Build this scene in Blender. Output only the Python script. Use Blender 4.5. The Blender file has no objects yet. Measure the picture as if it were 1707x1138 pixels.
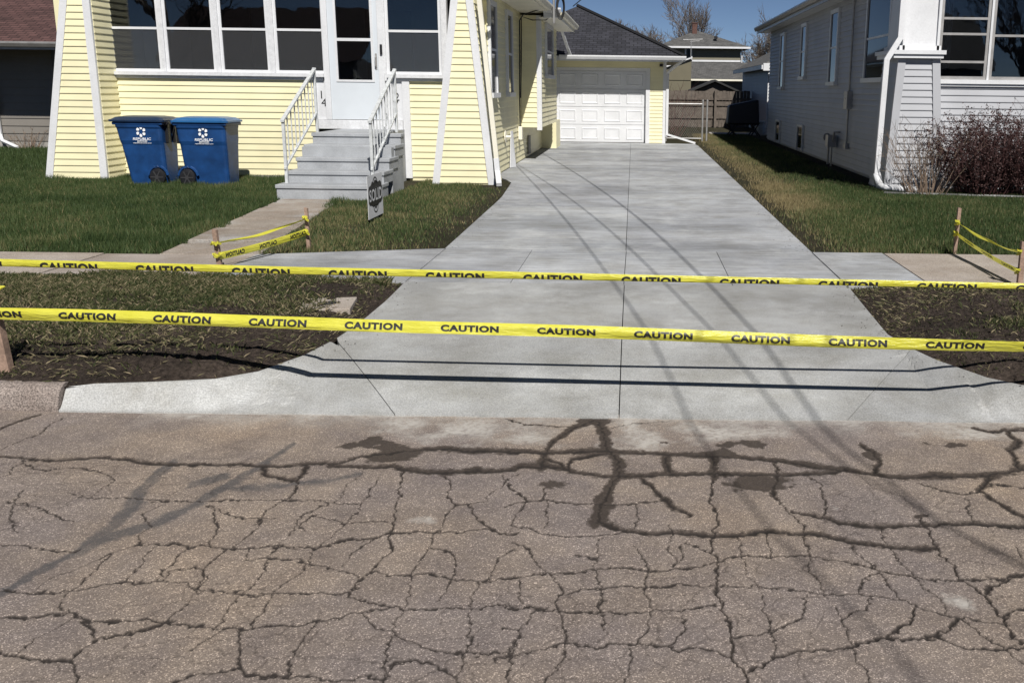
import bpy, bmesh, math, random
import numpy as np
from mathutils import Vector, Matrix

S = bpy.context.scene
COL = S.collection
R = math.radians

# ------------------------------------------------------------------ camera, sky, sun, exposure
PITCH = math.atan(350 / 1590); ROLL = .012
cd = bpy.data.cameras.new('camera'); cam = bpy.data.objects.new('camera', cd); COL.objects.link(cam)
cd.sensor_fit = 'HORIZONTAL'; cd.sensor_width = 36; cd.lens = 36 * 1590 / 1707
cd.shift_x = -(1060 - 853.5) / 1707; cd.shift_y = -(569 - 500) / 1707
cd.clip_start = .05; cd.clip_end = 2000
cam.matrix_world = Matrix.Translation((0, 0, 1.70)) @ Matrix.Rotation(R(90) - PITCH, 4, 'X') @ Matrix.Rotation(ROLL, 4, 'Z')
S.camera = cam
LIGHT = Vector((-.31, .92, -1.0)).normalized()
W = bpy.data.worlds.new('World'); S.world = W; W.use_nodes = True
wn = W.node_tree.nodes; wl = W.node_tree.links
sky = wn.new('ShaderNodeTexSky'); sky.sky_type = 'NISHITA'; sky.sun_disc = False
sky.sun_elevation = math.asin(-LIGHT.z); sky.sun_rotation = math.atan2(-LIGHT.x, -LIGHT.y)
sky.air_density = .5; sky.dust_density = 0.0; sky.ozone_density = 1.6; sky.altitude = 2500
wn['Background'].inputs[1].default_value = .05
wl.new(sky.outputs[0], wn['Background'].inputs[0])
sd = bpy.data.lights.new('sun', 'SUN'); sd.energy = 5.0; sd.angle = R(.53); sd.color = (1, .96, .9)
sun = bpy.data.objects.new('sun', sd); COL.objects.link(sun)
sun.rotation_euler = LIGHT.to_track_quat('-Z', 'Y').to_euler()
S.view_settings.view_transform = 'Standard'; S.view_settings.look = 'None'
S.view_settings.exposure = .2; S.view_settings.gamma = 1; S.view_settings.use_curve_mapping = False
S.render.engine = 'CYCLES'

# ------------------------------------------------------------------ helpers
rng = np.random.default_rng(7); random.seed(11)
WLOC = {}

def tag(o, label=None, cat=None, group=None, kind=None):
    if label: o['label'] = label
    if cat: o['category'] = cat
    if group: o['group'] = group
    if kind: o['kind'] = kind
    return o

def attach(o, parent):
    if parent is not None:
        o.parent = parent
        o.matrix_parent_inverse = Matrix.Translation(-Vector(WLOC.get(parent.name, (0, 0, 0))))

def thing(name, loc, label, cat, group=None):
    o = bpy.data.objects.new(name, None); COL.objects.link(o); o.location = loc
    o.empty_display_size = .2; WLOC[o.name] = tuple(loc)
    return tag(o, label, cat, group)

def mesh(name, V, Fs, mat, smooth=False):
    me = bpy.data.meshes.new(name); me.from_pydata([tuple(v) for v in V], [], Fs)
    if mat: me.materials.append(mat)
    if smooth:
        me.polygons.foreach_set('use_smooth', [True] * len(me.polygons))
    me.update(); return me

def add(name, me, parent=None, loc=None):
    o = bpy.data.objects.new(name, me); COL.objects.link(o); attach(o, parent)
    if loc is not None: o.location = loc
    return o

def mk(name, V, Fs, mat, parent=None, smooth=False):
    return add(name, mesh(name, V, Fs, mat, smooth), parent)

BOXF = [(0, 3, 2, 1), (4, 5, 6, 7), (0, 1, 5, 4), (1, 2, 6, 5), (2, 3, 7, 6), (3, 0, 4, 7)]
class MB:
    def __init__(s): s.V = []; s.F = []
    def box(s, x0, x1, y0, y1, z0, z1):
        n = len(s.V)
        s.V += [(x0, y0, z0), (x1, y0, z0), (x1, y1, z0), (x0, y1, z0), (x0, y0, z1), (x1, y0, z1), (x1, y1, z1), (x0, y1, z1)]
        s.F += [tuple(i + n for i in f) for f in BOXF]; return s
    def hexa(s, P):
        n = len(s.V); s.V += [tuple(p) for p in P]; s.F += [tuple(i + n for i in f) for f in BOXF]; return s
    def poly(s, P):
        n = len(s.V); s.V += [tuple(p) for p in P]; s.F.append(tuple(range(n, n + len(P)))); return s
    def tube(s, pts, rad, k=6, cap=True):
        pts = [Vector(p) for p in pts]; m = len(pts)
        rad = rad if isinstance(rad, (list, tuple)) else [rad] * m
        n0 = len(s.V); ref = None
        for i, p in enumerate(pts):
            d = (pts[min(i + 1, m - 1)] - pts[max(i - 1, 0)])
            d = d.normalized() if d.length > 1e-9 else Vector((0, 0, 1))
            if ref is None: ref = Vector((1, 0, 0)) if abs(d.x) < .8 else Vector((0, 1, 0))
            a = d.cross(ref); a = a.normalized() if a.length > 1e-6 else d.orthogonal().normalized()
            b = d.cross(a); ref = b.cross(d) if False else ref
            for j in range(k):
                t = 2 * math.pi * j / k + math.pi / k
                s.V.append(tuple(p + (a * math.cos(t) + b * math.sin(t)) * rad[i]))
        for i in range(m - 1):
            for j in range(k):
                q = n0 + i * k
                s.F.append((q + j, q + (j + 1) % k, q + k + (j + 1) % k, q + k + j))
        if cap:
            s.F.append(tuple(n0 + j for j in range(k))[::-1]); s.F.append(tuple(n0 + (m - 1) * k + j for j in range(k)))
        return s
    def ext(s, P, d):
        """polygon P (list of 3d points) extruded by vector d"""
        n = len(s.V); m = len(P); d = Vector(d)
        s.V += [tuple(p) for p in P] + [tuple(Vector(p) + d) for p in P]
        s.F.append(tuple(range(n, n + m))[::-1]); s.F.append(tuple(range(n + m, n + 2 * m)))
        for i in range(m): s.F.append((n + i, n + (i + 1) % m, n + m + (i + 1) % m, n + m + i))
        return s
    def lathe(s, prof, c, axis='Z', k=20):
        n = len(s.V); m = len(prof)
        for r, h in prof:
            for j in range(k):
                t = 2 * math.pi * j / k; a, b = r * math.cos(t), r * math.sin(t)
                s.V.append((c[0] + a, c[1] + b, c[2] + h) if axis == 'Z' else ((c[0] + a, c[1] + h, c[2] + b) if axis == 'Y' else (c[0] + h, c[1] + a, c[2] + b)))
        for i in range(m - 1):
            for j in range(k):
                s.F.append((n + i * k + j, n + i * k + (j + 1) % k, n + (i + 1) * k + (j + 1) % k, n + (i + 1) * k + j))
        s.F.append(tuple(n + j for j in range(k))[::-1]); s.F.append(tuple(n + (m - 1) * k + j for j in range(k)))
        return s
    def go(s, name, mat, parent=None, smooth=False, bevel=0):
        o = mk(name, s.V, s.F, mat, parent, smooth)
        bm = bmesh.new(); bm.from_mesh(o.data); bmesh.ops.recalc_face_normals(bm, faces=bm.faces); bm.to_mesh(o.data); bm.free()
        if bevel:
            b = o.modifiers.new('bevel', 'BEVEL'); b.width = bevel; b.segments = 2; b.limit_method = 'ANGLE'
        return o

def box(name, x0, x1, y0, y1, z0, z1, mat, parent=None, bevel=0):
    return MB().box(x0, x1, y0, y1, z0, z1).go(name, mat, parent, bevel=bevel)

def vnoise(x, y, sc, seed=0):
    """smooth value noise in 0..1 on numpy arrays"""
    r = np.random.default_rng(seed); T = r.random((256, 256))
    X = np.asarray(x) * sc + 1000.3; Y = np.asarray(y) * sc + 1000.7
    i = np.floor(X).astype(int); j = np.floor(Y).astype(int); fx = X - i; fy = Y - j
    fx = fx * fx * (3 - 2 * fx); fy = fy * fy * (3 - 2 * fy)
    a = T[i % 256, j % 256]; b = T[(i + 1) % 256, j % 256]; c = T[i % 256, (j + 1) % 256]; d = T[(i + 1) % 256, (j + 1) % 256]
    return (a * (1 - fx) + b * fx) * (1 - fy) + (c * (1 - fx) + d * fx) * fy
def fbm(x, y, sc, seed=0, o=4):
    s = 0; a = 1; t = 0
    for k in range(o):
        s = s + a * vnoise(x, y, sc * 2 ** k, seed + k); t += a; a *= .55
    return s / t

# ------------------------------------------------------------------ materials
MATS = {}
def nodes(name):
    m = bpy.data.materials.new(name); m.use_nodes = True; nt = m.node_tree
    return m, nt.nodes, nt.links, nt.nodes['Principled BSDF']
def ramp(N, L, src, stops):
    r = N.new('ShaderNodeValToRGB'); e = r.color_ramp.elements
    while len(e) < len(stops): e.new(.5)
    for k, (p, c) in enumerate(stops):
        e[k].position = p; e[k].color = (*c, 1) if len(c) == 3 else c
    L.new(src, r.inputs[0]); return r.outputs[0]
def noise(N, L, vec, sc, detail=4, rough=.55):
    n = N.new('ShaderNodeTexNoise'); n.inputs['Scale'].default_value = sc; n.inputs['Detail'].default_value = detail
    n.inputs['Roughness'].default_value = rough
    if vec is not None: L.new(vec, n.inputs['Vector'])
    return n.outputs['Fac']
def coords(N, L, scale=(1, 1, 1)):
    t = N.new('ShaderNodeTexCoord'); m = N.new('ShaderNodeMapping'); m.inputs['Scale'].default_value = scale
    L.new(t.outputs['Object'], m.inputs['Vector']); return m.outputs['Vector']
def geo(N, L, scale=(1, 1, 1)):
    t = N.new('ShaderNodeNewGeometry'); m = N.new('ShaderNodeMapping'); m.inputs['Scale'].default_value = scale
    L.new(t.outputs['Position'], m.inputs['Vector']); return m.outputs['Vector']
def mixc(N, L, fac, a, b, mode='MIX'):
    x = N.new('ShaderNodeMix'); x.data_type = 'RGBA'; x.blend_type = mode
    for s, v in ((0, fac), (6, a), (7, b)):
        if hasattr(v, 'is_linked') or hasattr(v, 'links'): L.new(v, x.inputs[s])
        else: x.inputs[s].default_value = v if s == 0 else ((*v, 1) if len(v) == 3 else v)
    return x.outputs[2]
def bump(N, L, h, st, dist, bs):
    b = N.new('ShaderNodeBump'); b.inputs['Strength'].default_value = st; b.inputs['Distance'].default_value = dist
    L.new(h, b.inputs['Height']); L.new(b.outputs[0], bs.inputs['Normal']); return b

def plain(name, c, rough=.6, var=.12, sc=3, bsc=60, bst=.15, bd=.003, metal=0, spec=.5, fine=.0):
    m, N, L, B = nodes(name); v = geo(N, L)
    f = noise(N, L, v, sc, 5); lo = tuple(x * (1 - var) for x in c); hi = tuple(min(1, x * (1 + var)) for x in c)
    col = ramp(N, L, f, [(.3, lo), (.7, hi)])
    if fine:
        g = noise(N, L, v, bsc, 2); col = mixc(N, L, 1.0, col, ramp(N, L, g, [(.35, (1 - fine,) * 3), (.65, (1 + fine * .3,) * 3)]), 'MULTIPLY')
    L.new(col, B.inputs['Base Color']); B.inputs['Roughness'].default_value = rough; B.inputs['Metallic'].default_value = metal
    B.inputs['Specular IOR Level'].default_value = spec
    if bst: bump(N, L, noise(N, L, v, bsc, 3), bst, bd, B)
    return m

def siding_mat(name, c):
    """vinyl lap siding: faint embossed grain along the board, a little dust"""
    m, N, L, B = nodes(name); v = geo(N, L)
    f = noise(N, L, v, 1.1, 5); c2 = tuple(x * .86 for x in c)
    oi = N.new('ShaderNodeObjectInfo')
    col = ramp(N, L, f, [(.25, c2), (.6, c)])
    col = mixc(N, L, 1.0, col, ramp(N, L, oi.outputs['Random'], [(0, (.94, .94, .95)), (1, (1, 1, 1))]), 'MULTIPLY')
    L.new(col, B.inputs['Base Color']); B.inputs['Roughness'].default_value = .48
    g = noise(N, L, geo(N, L, (6, 6, 120)), 1.6, 4); bump(N, L, g, .18, .004, B)
    return m

def shingle_mat(name, a, b):
    m, N, L, B = nodes(name)
    uv = N.new('ShaderNodeUVMap'); br = N.new('ShaderNodeTexBrick'); L.new(uv.outputs[0], br.inputs['Vector'])
    br.inputs['Scale'].default_value = 1; br.inputs['Brick Width'].default_value = .24; br.inputs['Row Height'].default_value = .14
    br.inputs['Mortar Size'].default_value = .011; br.inputs['Mortar Smooth'].default_value = .3; br.inputs['Bias'].default_value = 0
    br.inputs['Color1'].default_value = (*a, 1); br.inputs['Color2'].default_value = (*b, 1)
    br.inputs['Mortar'].default_value = tuple(x * .35 for x in a) + (1,)
    f = noise(N, L, uv.outputs[0], 1.7, 5); g = noise(N, L, uv.outputs[0], 90, 2)
    c = mixc(N, L, 1.0, br.outputs['Color'], ramp(N, L, f, [(.3, (.72,) * 3), (.7, (1.2,) * 3)]), 'MULTIPLY')
    c = mixc(N, L, 1.0, c, ramp(N, L, g, [(.3, (.7,) * 3), (.7, (1.25,) * 3)]), 'MULTIPLY')
    L.new(c, B.inputs['Base Color']); B.inputs['Roughness'].default_value = .9
    bump(N, L, br.outputs['Fac'], .9, -.012, B); return m

def concrete_mat(name, a, b, streak=True, stain=(.8, .78, .74), speck=.25):
    m, N, L, B = nodes(name); v = geo(N, L)
    oi = N.new('ShaderNodeObjectInfo')
    f1 = noise(N, L, geo(N, L, (.16, .75, 1)), 1.0, 6, .62)
    col = ramp(N, L, f1, [(.32, a), (.68, b)])
    f2 = noise(N, L, v, 2.3, 6, .65)
    col = mixc(N, L, 1.0, col, ramp(N, L, f2, [(.33, stain), (.62, (1.08, 1.08, 1.08))]), 'MULTIPLY')
    if streak:
        f3 = noise(N, L, geo(N, L, (1.2, 14, 1)), 2.0, 4, .6)
        col = mixc(N, L, 1.0, col, ramp(N, L, f3, [(.3, (.78, .78, .79)), (.7, (1.18, 1.18, 1.18))]), 'MULTIPLY')
    if streak:
        f5 = noise(N, L, geo(N, L, (1.5, 55, 1)), 3.0, 3, .6)
        col = mixc(N, L, 1.0, col, ramp(N, L, f5, [(.35, (.88, .88, .89)), (.65, (1.08, 1.08, 1.08))]), 'MULTIPLY')
    if a[0] == .27 or a[0] == .31:   # pale cement residue and curing blotches on the new work
        f6 = noise(N, L, v, 1.3, 7, .72); col = mixc(N, L, ramp(N, L, f6, [(.52, (0, 0, 0)), (.68, (.55, .55, .55))]), col, (.56, .57, .57))
        f7 = noise(N, L, v, .55, 7, .7); col = mixc(N, L, 1.0, col, ramp(N, L, f7, [(.36, (.8, .8, .81)), (.6, (1.05, 1.05, 1.05))]), 'MULTIPLY')
    f4 = noise(N, L, v, 130, 2)
    col = mixc(N, L, 1.0, col, ramp(N, L, f4, [(.35, (1 - speck,) * 3), (.65, (1 + speck * .5,) * 3)]), 'MULTIPLY')
    col = mixc(N, L, 1.0, col, ramp(N, L, oi.outputs['Random'], [(0, (.9, .9, .91)), (1, (1.04, 1.04, 1.03))]), 'MULTIPLY')
    L.new(col, B.inputs['Base Color']); B.inputs['Roughness'].default_value = .82; B.inputs['Specular IOR Level'].default_value = .3
    h = noise(N, L, geo(N, L, (6, 90, 6)), 1.5, 3) if streak else noise(N, L, v, 160, 2)
    bump(N, L, h, .35, .004, B); return m

def street_mat():
    m, N, L, B = nodes('old_asphalt'); v = geo(N, L)
    def at(n):
        a = N.new('ShaderNodeAttribute'); a.attribute_name = n; return a.outputs['Fac']
    f = noise(N, L, v, .8, 6, .6)
    col = ramp(N, L, f, [(.28, (.155, .139, .135)), (.42, (.198, .172, .162)), (.54, (.215, .182, .158)), (.70, (.262, .212, .168))])
    f2 = noise(N, L, v, 4, 6, .7)
    col = mixc(N, L, 1.0, col, ramp(N, L, f2, [(.3, (.74, .73, .75)), (.7, (1.2, 1.19, 1.16))]), 'MULTIPLY')
    vo = N.new('ShaderNodeTexVoronoi'); vo.inputs['Scale'].default_value = 270; L.new(v, vo.inputs['Vector'])
    sp = N.new('ShaderNodeSeparateColor'); L.new(vo.outputs['Color'], sp.inputs[0])
    stones = ramp(N, L, sp.outputs[0], [(0, (.74, .72, .72)), (.45, (.95, .94, .93)), (.8, (1.08, 1.07, 1.05)), (.92, (1.7, 1.68, 1.64)), (1, (2.5, 2.46, 2.4))])
    col = mixc(N, L, 1.0, col, stones, 'MULTIPLY')
    gap = ramp(N, L, vo.outputs['Distance'], [(.4, (1, 1, 1)), (.8, (.8, .78, .77))])
    col = mixc(N, L, 1.0, col, gap, 'MULTIPLY')
    col = mixc(N, L, at('dust'), col, (.44, .42, .39))
    tarf = N.new('ShaderNodeMath'); tarf.operation = 'MULTIPLY'; L.new(at('tar'), tarf.inputs[0]); tarf.inputs[1].default_value = .72
    col = mixc(N, L, tarf.outputs[0], col, (.052, .053, .058))
    wf = N.new('ShaderNodeMath'); wf.operation = 'MULTIPLY'; L.new(at('wet'), wf.inputs[0]); wf.inputs[1].default_value = .9
    col = mixc(N, L, wf.outputs[0], col, (.034, .026, .021))
    cf = N.new('ShaderNodeMath'); cf.operation = 'MULTIPLY'; L.new(at('crack'), cf.inputs[0]); cf.inputs[1].default_value = .95
    col = mixc(N, L, cf.outputs[0], col, (.022, .018, .016))
    L.new(col, B.inputs['Base Color']); B.inputs['Roughness'].default_value = .85; B.inputs['Specular IOR Level'].default_value = .3
    bump(N, L, vo.outputs['Distance'], .28, -.002, B); return m

def soil_mat(name, a, b, c):
    m, N, L, B = nodes(name); v = geo(N, L)
    f = noise(N, L, v, 1.4, 6, .65); col = ramp(N, L, f, [(.3, a), (.55, b), (.75, c)])
    g = noise(N, L, v, 32, 6, .75); col = mixc(N, L, 1.0, col, ramp(N, L, g, [(.34, (.35,) * 3), (.64, (1.6,) * 3)]), 'MULTIPLY')
    L.new(col, B.inputs['Base Color']); B.inputs['Roughness'].default_value = .95; B.inputs['Specular IOR Level'].default_value = .15
    bump(N, L, g, 1.0, .05, B); return m

def grass_mat(name, dark, mid, dry):
    m, N, L, B = nodes(name)
    a = N.new('ShaderNodeAttribute'); a.attribute_name = 'tint'
    col = ramp(N, L, a.outputs['Fac'], [(0, dark), (.55, mid), (.8, tuple((x + y) / 2 for x, y in zip(mid, dry))), (1, dry)])
    L.new(col, B.inputs['Base Color']); B.inputs['Roughness'].default_value = .6; B.inputs['Specular IOR Level'].default_value = .25
    t = N.new('ShaderNodeBsdfTranslucent'); L.new(col, t.inputs[0]); mx = N.new('ShaderNodeMixShader'); mx.inputs[0].default_value = .3
    L.new(B.outputs[0], mx.inputs[1]); L.new(t.outputs[0], mx.inputs[2]); L.new(mx.outputs[0], N['Material Output'].inputs[0]); return m

def glass_mat(name, tint):
    m, N, L, B = nodes(name); N.remove(B)
    tr = N.new('ShaderNodeBsdfTransparent'); tr.inputs[0].default_value = (*tint, 1)
    gl = N.new('ShaderNodeBsdfGlossy'); gl.inputs['Roughness'].default_value = .015
    gl.inputs[0].default_value = (.9, .93, .95, 1)
    fr = N.new('ShaderNodeFresnel'); fr.inputs[0].default_value = 1.5
    mul = N.new('ShaderNodeMath'); mul.operation = 'MULTIPLY'; mul.inputs[1].default_value = 1.7; mul.use_clamp = True; L.new(fr.outputs[0], mul.inputs[0])
    bp = N.new('ShaderNodeBump'); bp.inputs['Strength'].default_value = .02; bp.inputs['Distance'].default_value = .05
    L.new(noise(N, L, geo(N, L), 2.5, 2), bp.inputs['Height']); L.new(bp.outputs[0], gl.inputs['Normal'])
    mx = N.new('ShaderNodeMixShader'); L.new(mul.outputs[0], mx.inputs[0]); L.new(tr.outputs[0], mx.inputs[1]); L.new(gl.outputs[0], mx.inputs[2])
    L.new(mx.outputs[0], N['Material Output'].inputs[0]); return m

M = dict(
    yellow=siding_mat('yellow_vinyl', (.80, .75, .49)), grey_siding=siding_mat('pale_grey_vinyl', (.42, .43, .455)),
    blue_siding=siding_mat('blue_grey_vinyl', (.13, .17, .24)), tan_siding=siding_mat('tan_board', (.20, .185, .165)),
    olive_siding=siding_mat('olive_siding', (.15, .135, .09)),
    white=plain('white_paint', (.64, .65, .67), .45, .07, 2.5, 40, .12, fine=.05), old_white=plain('chipped_white_paint', (.62, .63, .65), .6, .1, 14, 60, .4, fine=.12),
    cream=plain('cream_metal', (.74, .71, .60), .4, .06), door=plain('grey_white_door_paint', (.58, .62, .66), .4, .04, 2, 30, .05),
    alum=plain('dull_aluminium', (.38, .37, .36), .45, .15, 6, metal=.5), step=plain('grey_step_paint', (.33, .345, .365), .65, .14, 3.5, 70, .35, fine=.12),
    rail=plain('silver_rail_paint', (.50, .52, .53), .45, .22, 14, 50, .2), dark=plain('dark_interior', (.06, .06, .062), .8, .3, 2),
    room=plain('porch_room_paint', (.33, .32, .30), .8, .2, 1.0), black=plain('black_plastic', (.012, .012, .014), .45, .2, 8),
    blue=plain('blue_cart_plastic', (.007, .044, .15), .45, .3, 5, 90, .12), lid_sky_sheen=plain('blue_lid_sky_sheen', (.02, .105, .27), .28, .15, 5, 90, .1),  # right cart's lid: sky reflection put into a lighter base colour
    navy=plain('navy_lid_plastic', (.01, .025, .06), .35, .2, 5), decal=plain('white_decal', (.8, .82, .84), .5, .04, 5, 40, 0),
    ink=plain('black_ink', (.012, .012, .012), .5, .1, 6, 40, 0), signw=plain('white_sign_board', (.62, .63, .64), .5, .05, 3, 40, 0),
    stake=plain('weathered_stake_wood', (.30, .205, .155), .8, .25, 9, 60, .4, fine=.25), pole_wood=plain('pole_wood', (.12, .085, .06), .9, .3, 5),
    bark=plain('grey_bark', (.15, .125, .105), .9, .3, 6, 40, .5), twig=plain('tan_twigs', (.20, .145, .105), .85, .3, 9, 0, 0), redtwig=plain('dark_red_twigs', (.085, .035, .033), .8, .3, 9, 0, 0),
    redleaf=plain('dark_red_leaf', (.05, .022, .02), .7, .45, 12, 0, 0), fence=plain('weathered_fence', (.13, .108, .09), .9, .3, 6, 50, .4, fine=.3),
    galv=plain('galvanised_steel', (.36, .36, .36), .5, .15, 8, metal=.6), cable=plain('black_cable', (.02, .02, .02), .6, .1, 5, 40, 0),
    spoke=plain('dark_wheel_plastic', (.035, .035, .037), .5, .1, 6), brick=plain('chimney_brick', (.10, .05, .04), .9, .3, 8), found=plain('foundation_concrete', (.30, .29, .27), .9, .2, 3, 60, .3, fine=.15),
    shingle_dark=shingle_mat('charcoal_shingles', (.018, .019, .026), (.036, .037, .048)), shingle_red=shingle_mat('red_brown_shingles', (.06, .028, .026), (.10, .05, .046)),
    shingle_grey=shingle_mat('grey_shingles', (.085, .085, .085), (.125, .122, .118)),
    new_conc=concrete_mat('fresh_concrete', (.27, .283, .298), (.46, .475, .49)), curb_conc=concrete_mat('fresh_curb_concrete', (.31, .316, .315), (.41, .416, .415), False),
    old_conc=concrete_mat('old_sidewalk_concrete', (.30, .265, .235), (.40, .355, .315), False, (.82, .78, .74), .35), walk_conc=concrete_mat('old_aggregate_walk', (.27, .235, .2), (.37, .325, .28), False, (.85, .8, .76), .45),
    red_curb=concrete_mat('old_reddish_curb', (.22, .19, .17), (.33, .285, .26), False, (.7, .66, .64), .6),
    street=street_mat(), soil=soil_mat('dark_soil', (.03, .024, .02), (.065, .05, .041), (.12, .094, .077)),
    ground=soil_mat('lawn_soil', (.03, .032, .016), (.045, .04, .024), (.075, .06, .038)), gravel=plain('pale_pavers', (.5, .47, .44), .9, .25, 12, 60, .4, fine=.2),
    grass=grass_mat('lawn_blades', (.027, .051, .016), (.075, .111, .038), (.27, .22, .115)), drygrass=grass_mat('thin_blades', (.035, .05, .018), (.085, .095, .038), (.33, .27, .17)),
    glass=glass_mat('porch_glass', (.58, .60, .63)), dglass=plain('dark_window_glass', (.010, .012, .016), .05, .2, 1, 3, .05, .01, spec=.18),
    asphalt_far=plain('far_asphalt', (.16, .135, .12), .9, .2, 2, 80, .3, fine=.3),
)
# caution tape: thin yellow plastic film
def tape_mat():
    m, N, L, B = nodes('yellow_film'); f = noise(N, L, geo(N, L), 9, 3)
    c = ramp(N, L, f, [(.3, (.66, .63, .06)), (.7, (.76, .73, .10))]); L.new(c, B.inputs['Base Color']); B.inputs['Roughness'].default_value = .3
    bump(N, L, noise(N, L, geo(N, L, (3, 1, 20)), 3, 4), .8, .014, B)
    t = N.new('ShaderNodeBsdfTranslucent'); L.new(c, t.inputs[0]); mx = N.new('ShaderNodeMixShader'); mx.inputs[0].default_value = .28
    L.new(B.outputs[0], mx.inputs[1]); L.new(t.outputs[0], mx.inputs[2]); L.new(mx.outputs[0], N['Material Output'].inputs[0]); return m
M['tape'] = tape_mat()
def screen_mat():
    m, N, L, B = nodes('insect_screen'); B.inputs['Base Color'].default_value = (.10, .104, .112, 1); B.inputs['Roughness'].default_value = .7
    tr = N.new('ShaderNodeBsdfTransparent'); mx = N.new('ShaderNodeMixShader'); mx.inputs[0].default_value = .16
    L.new(tr.outputs[0], mx.inputs[1]); L.new(B.outputs[0], mx.inputs[2]); L.new(mx.outputs[0], N['Material Output'].inputs[0]); return m
M['screen'] = screen_mat()

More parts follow.
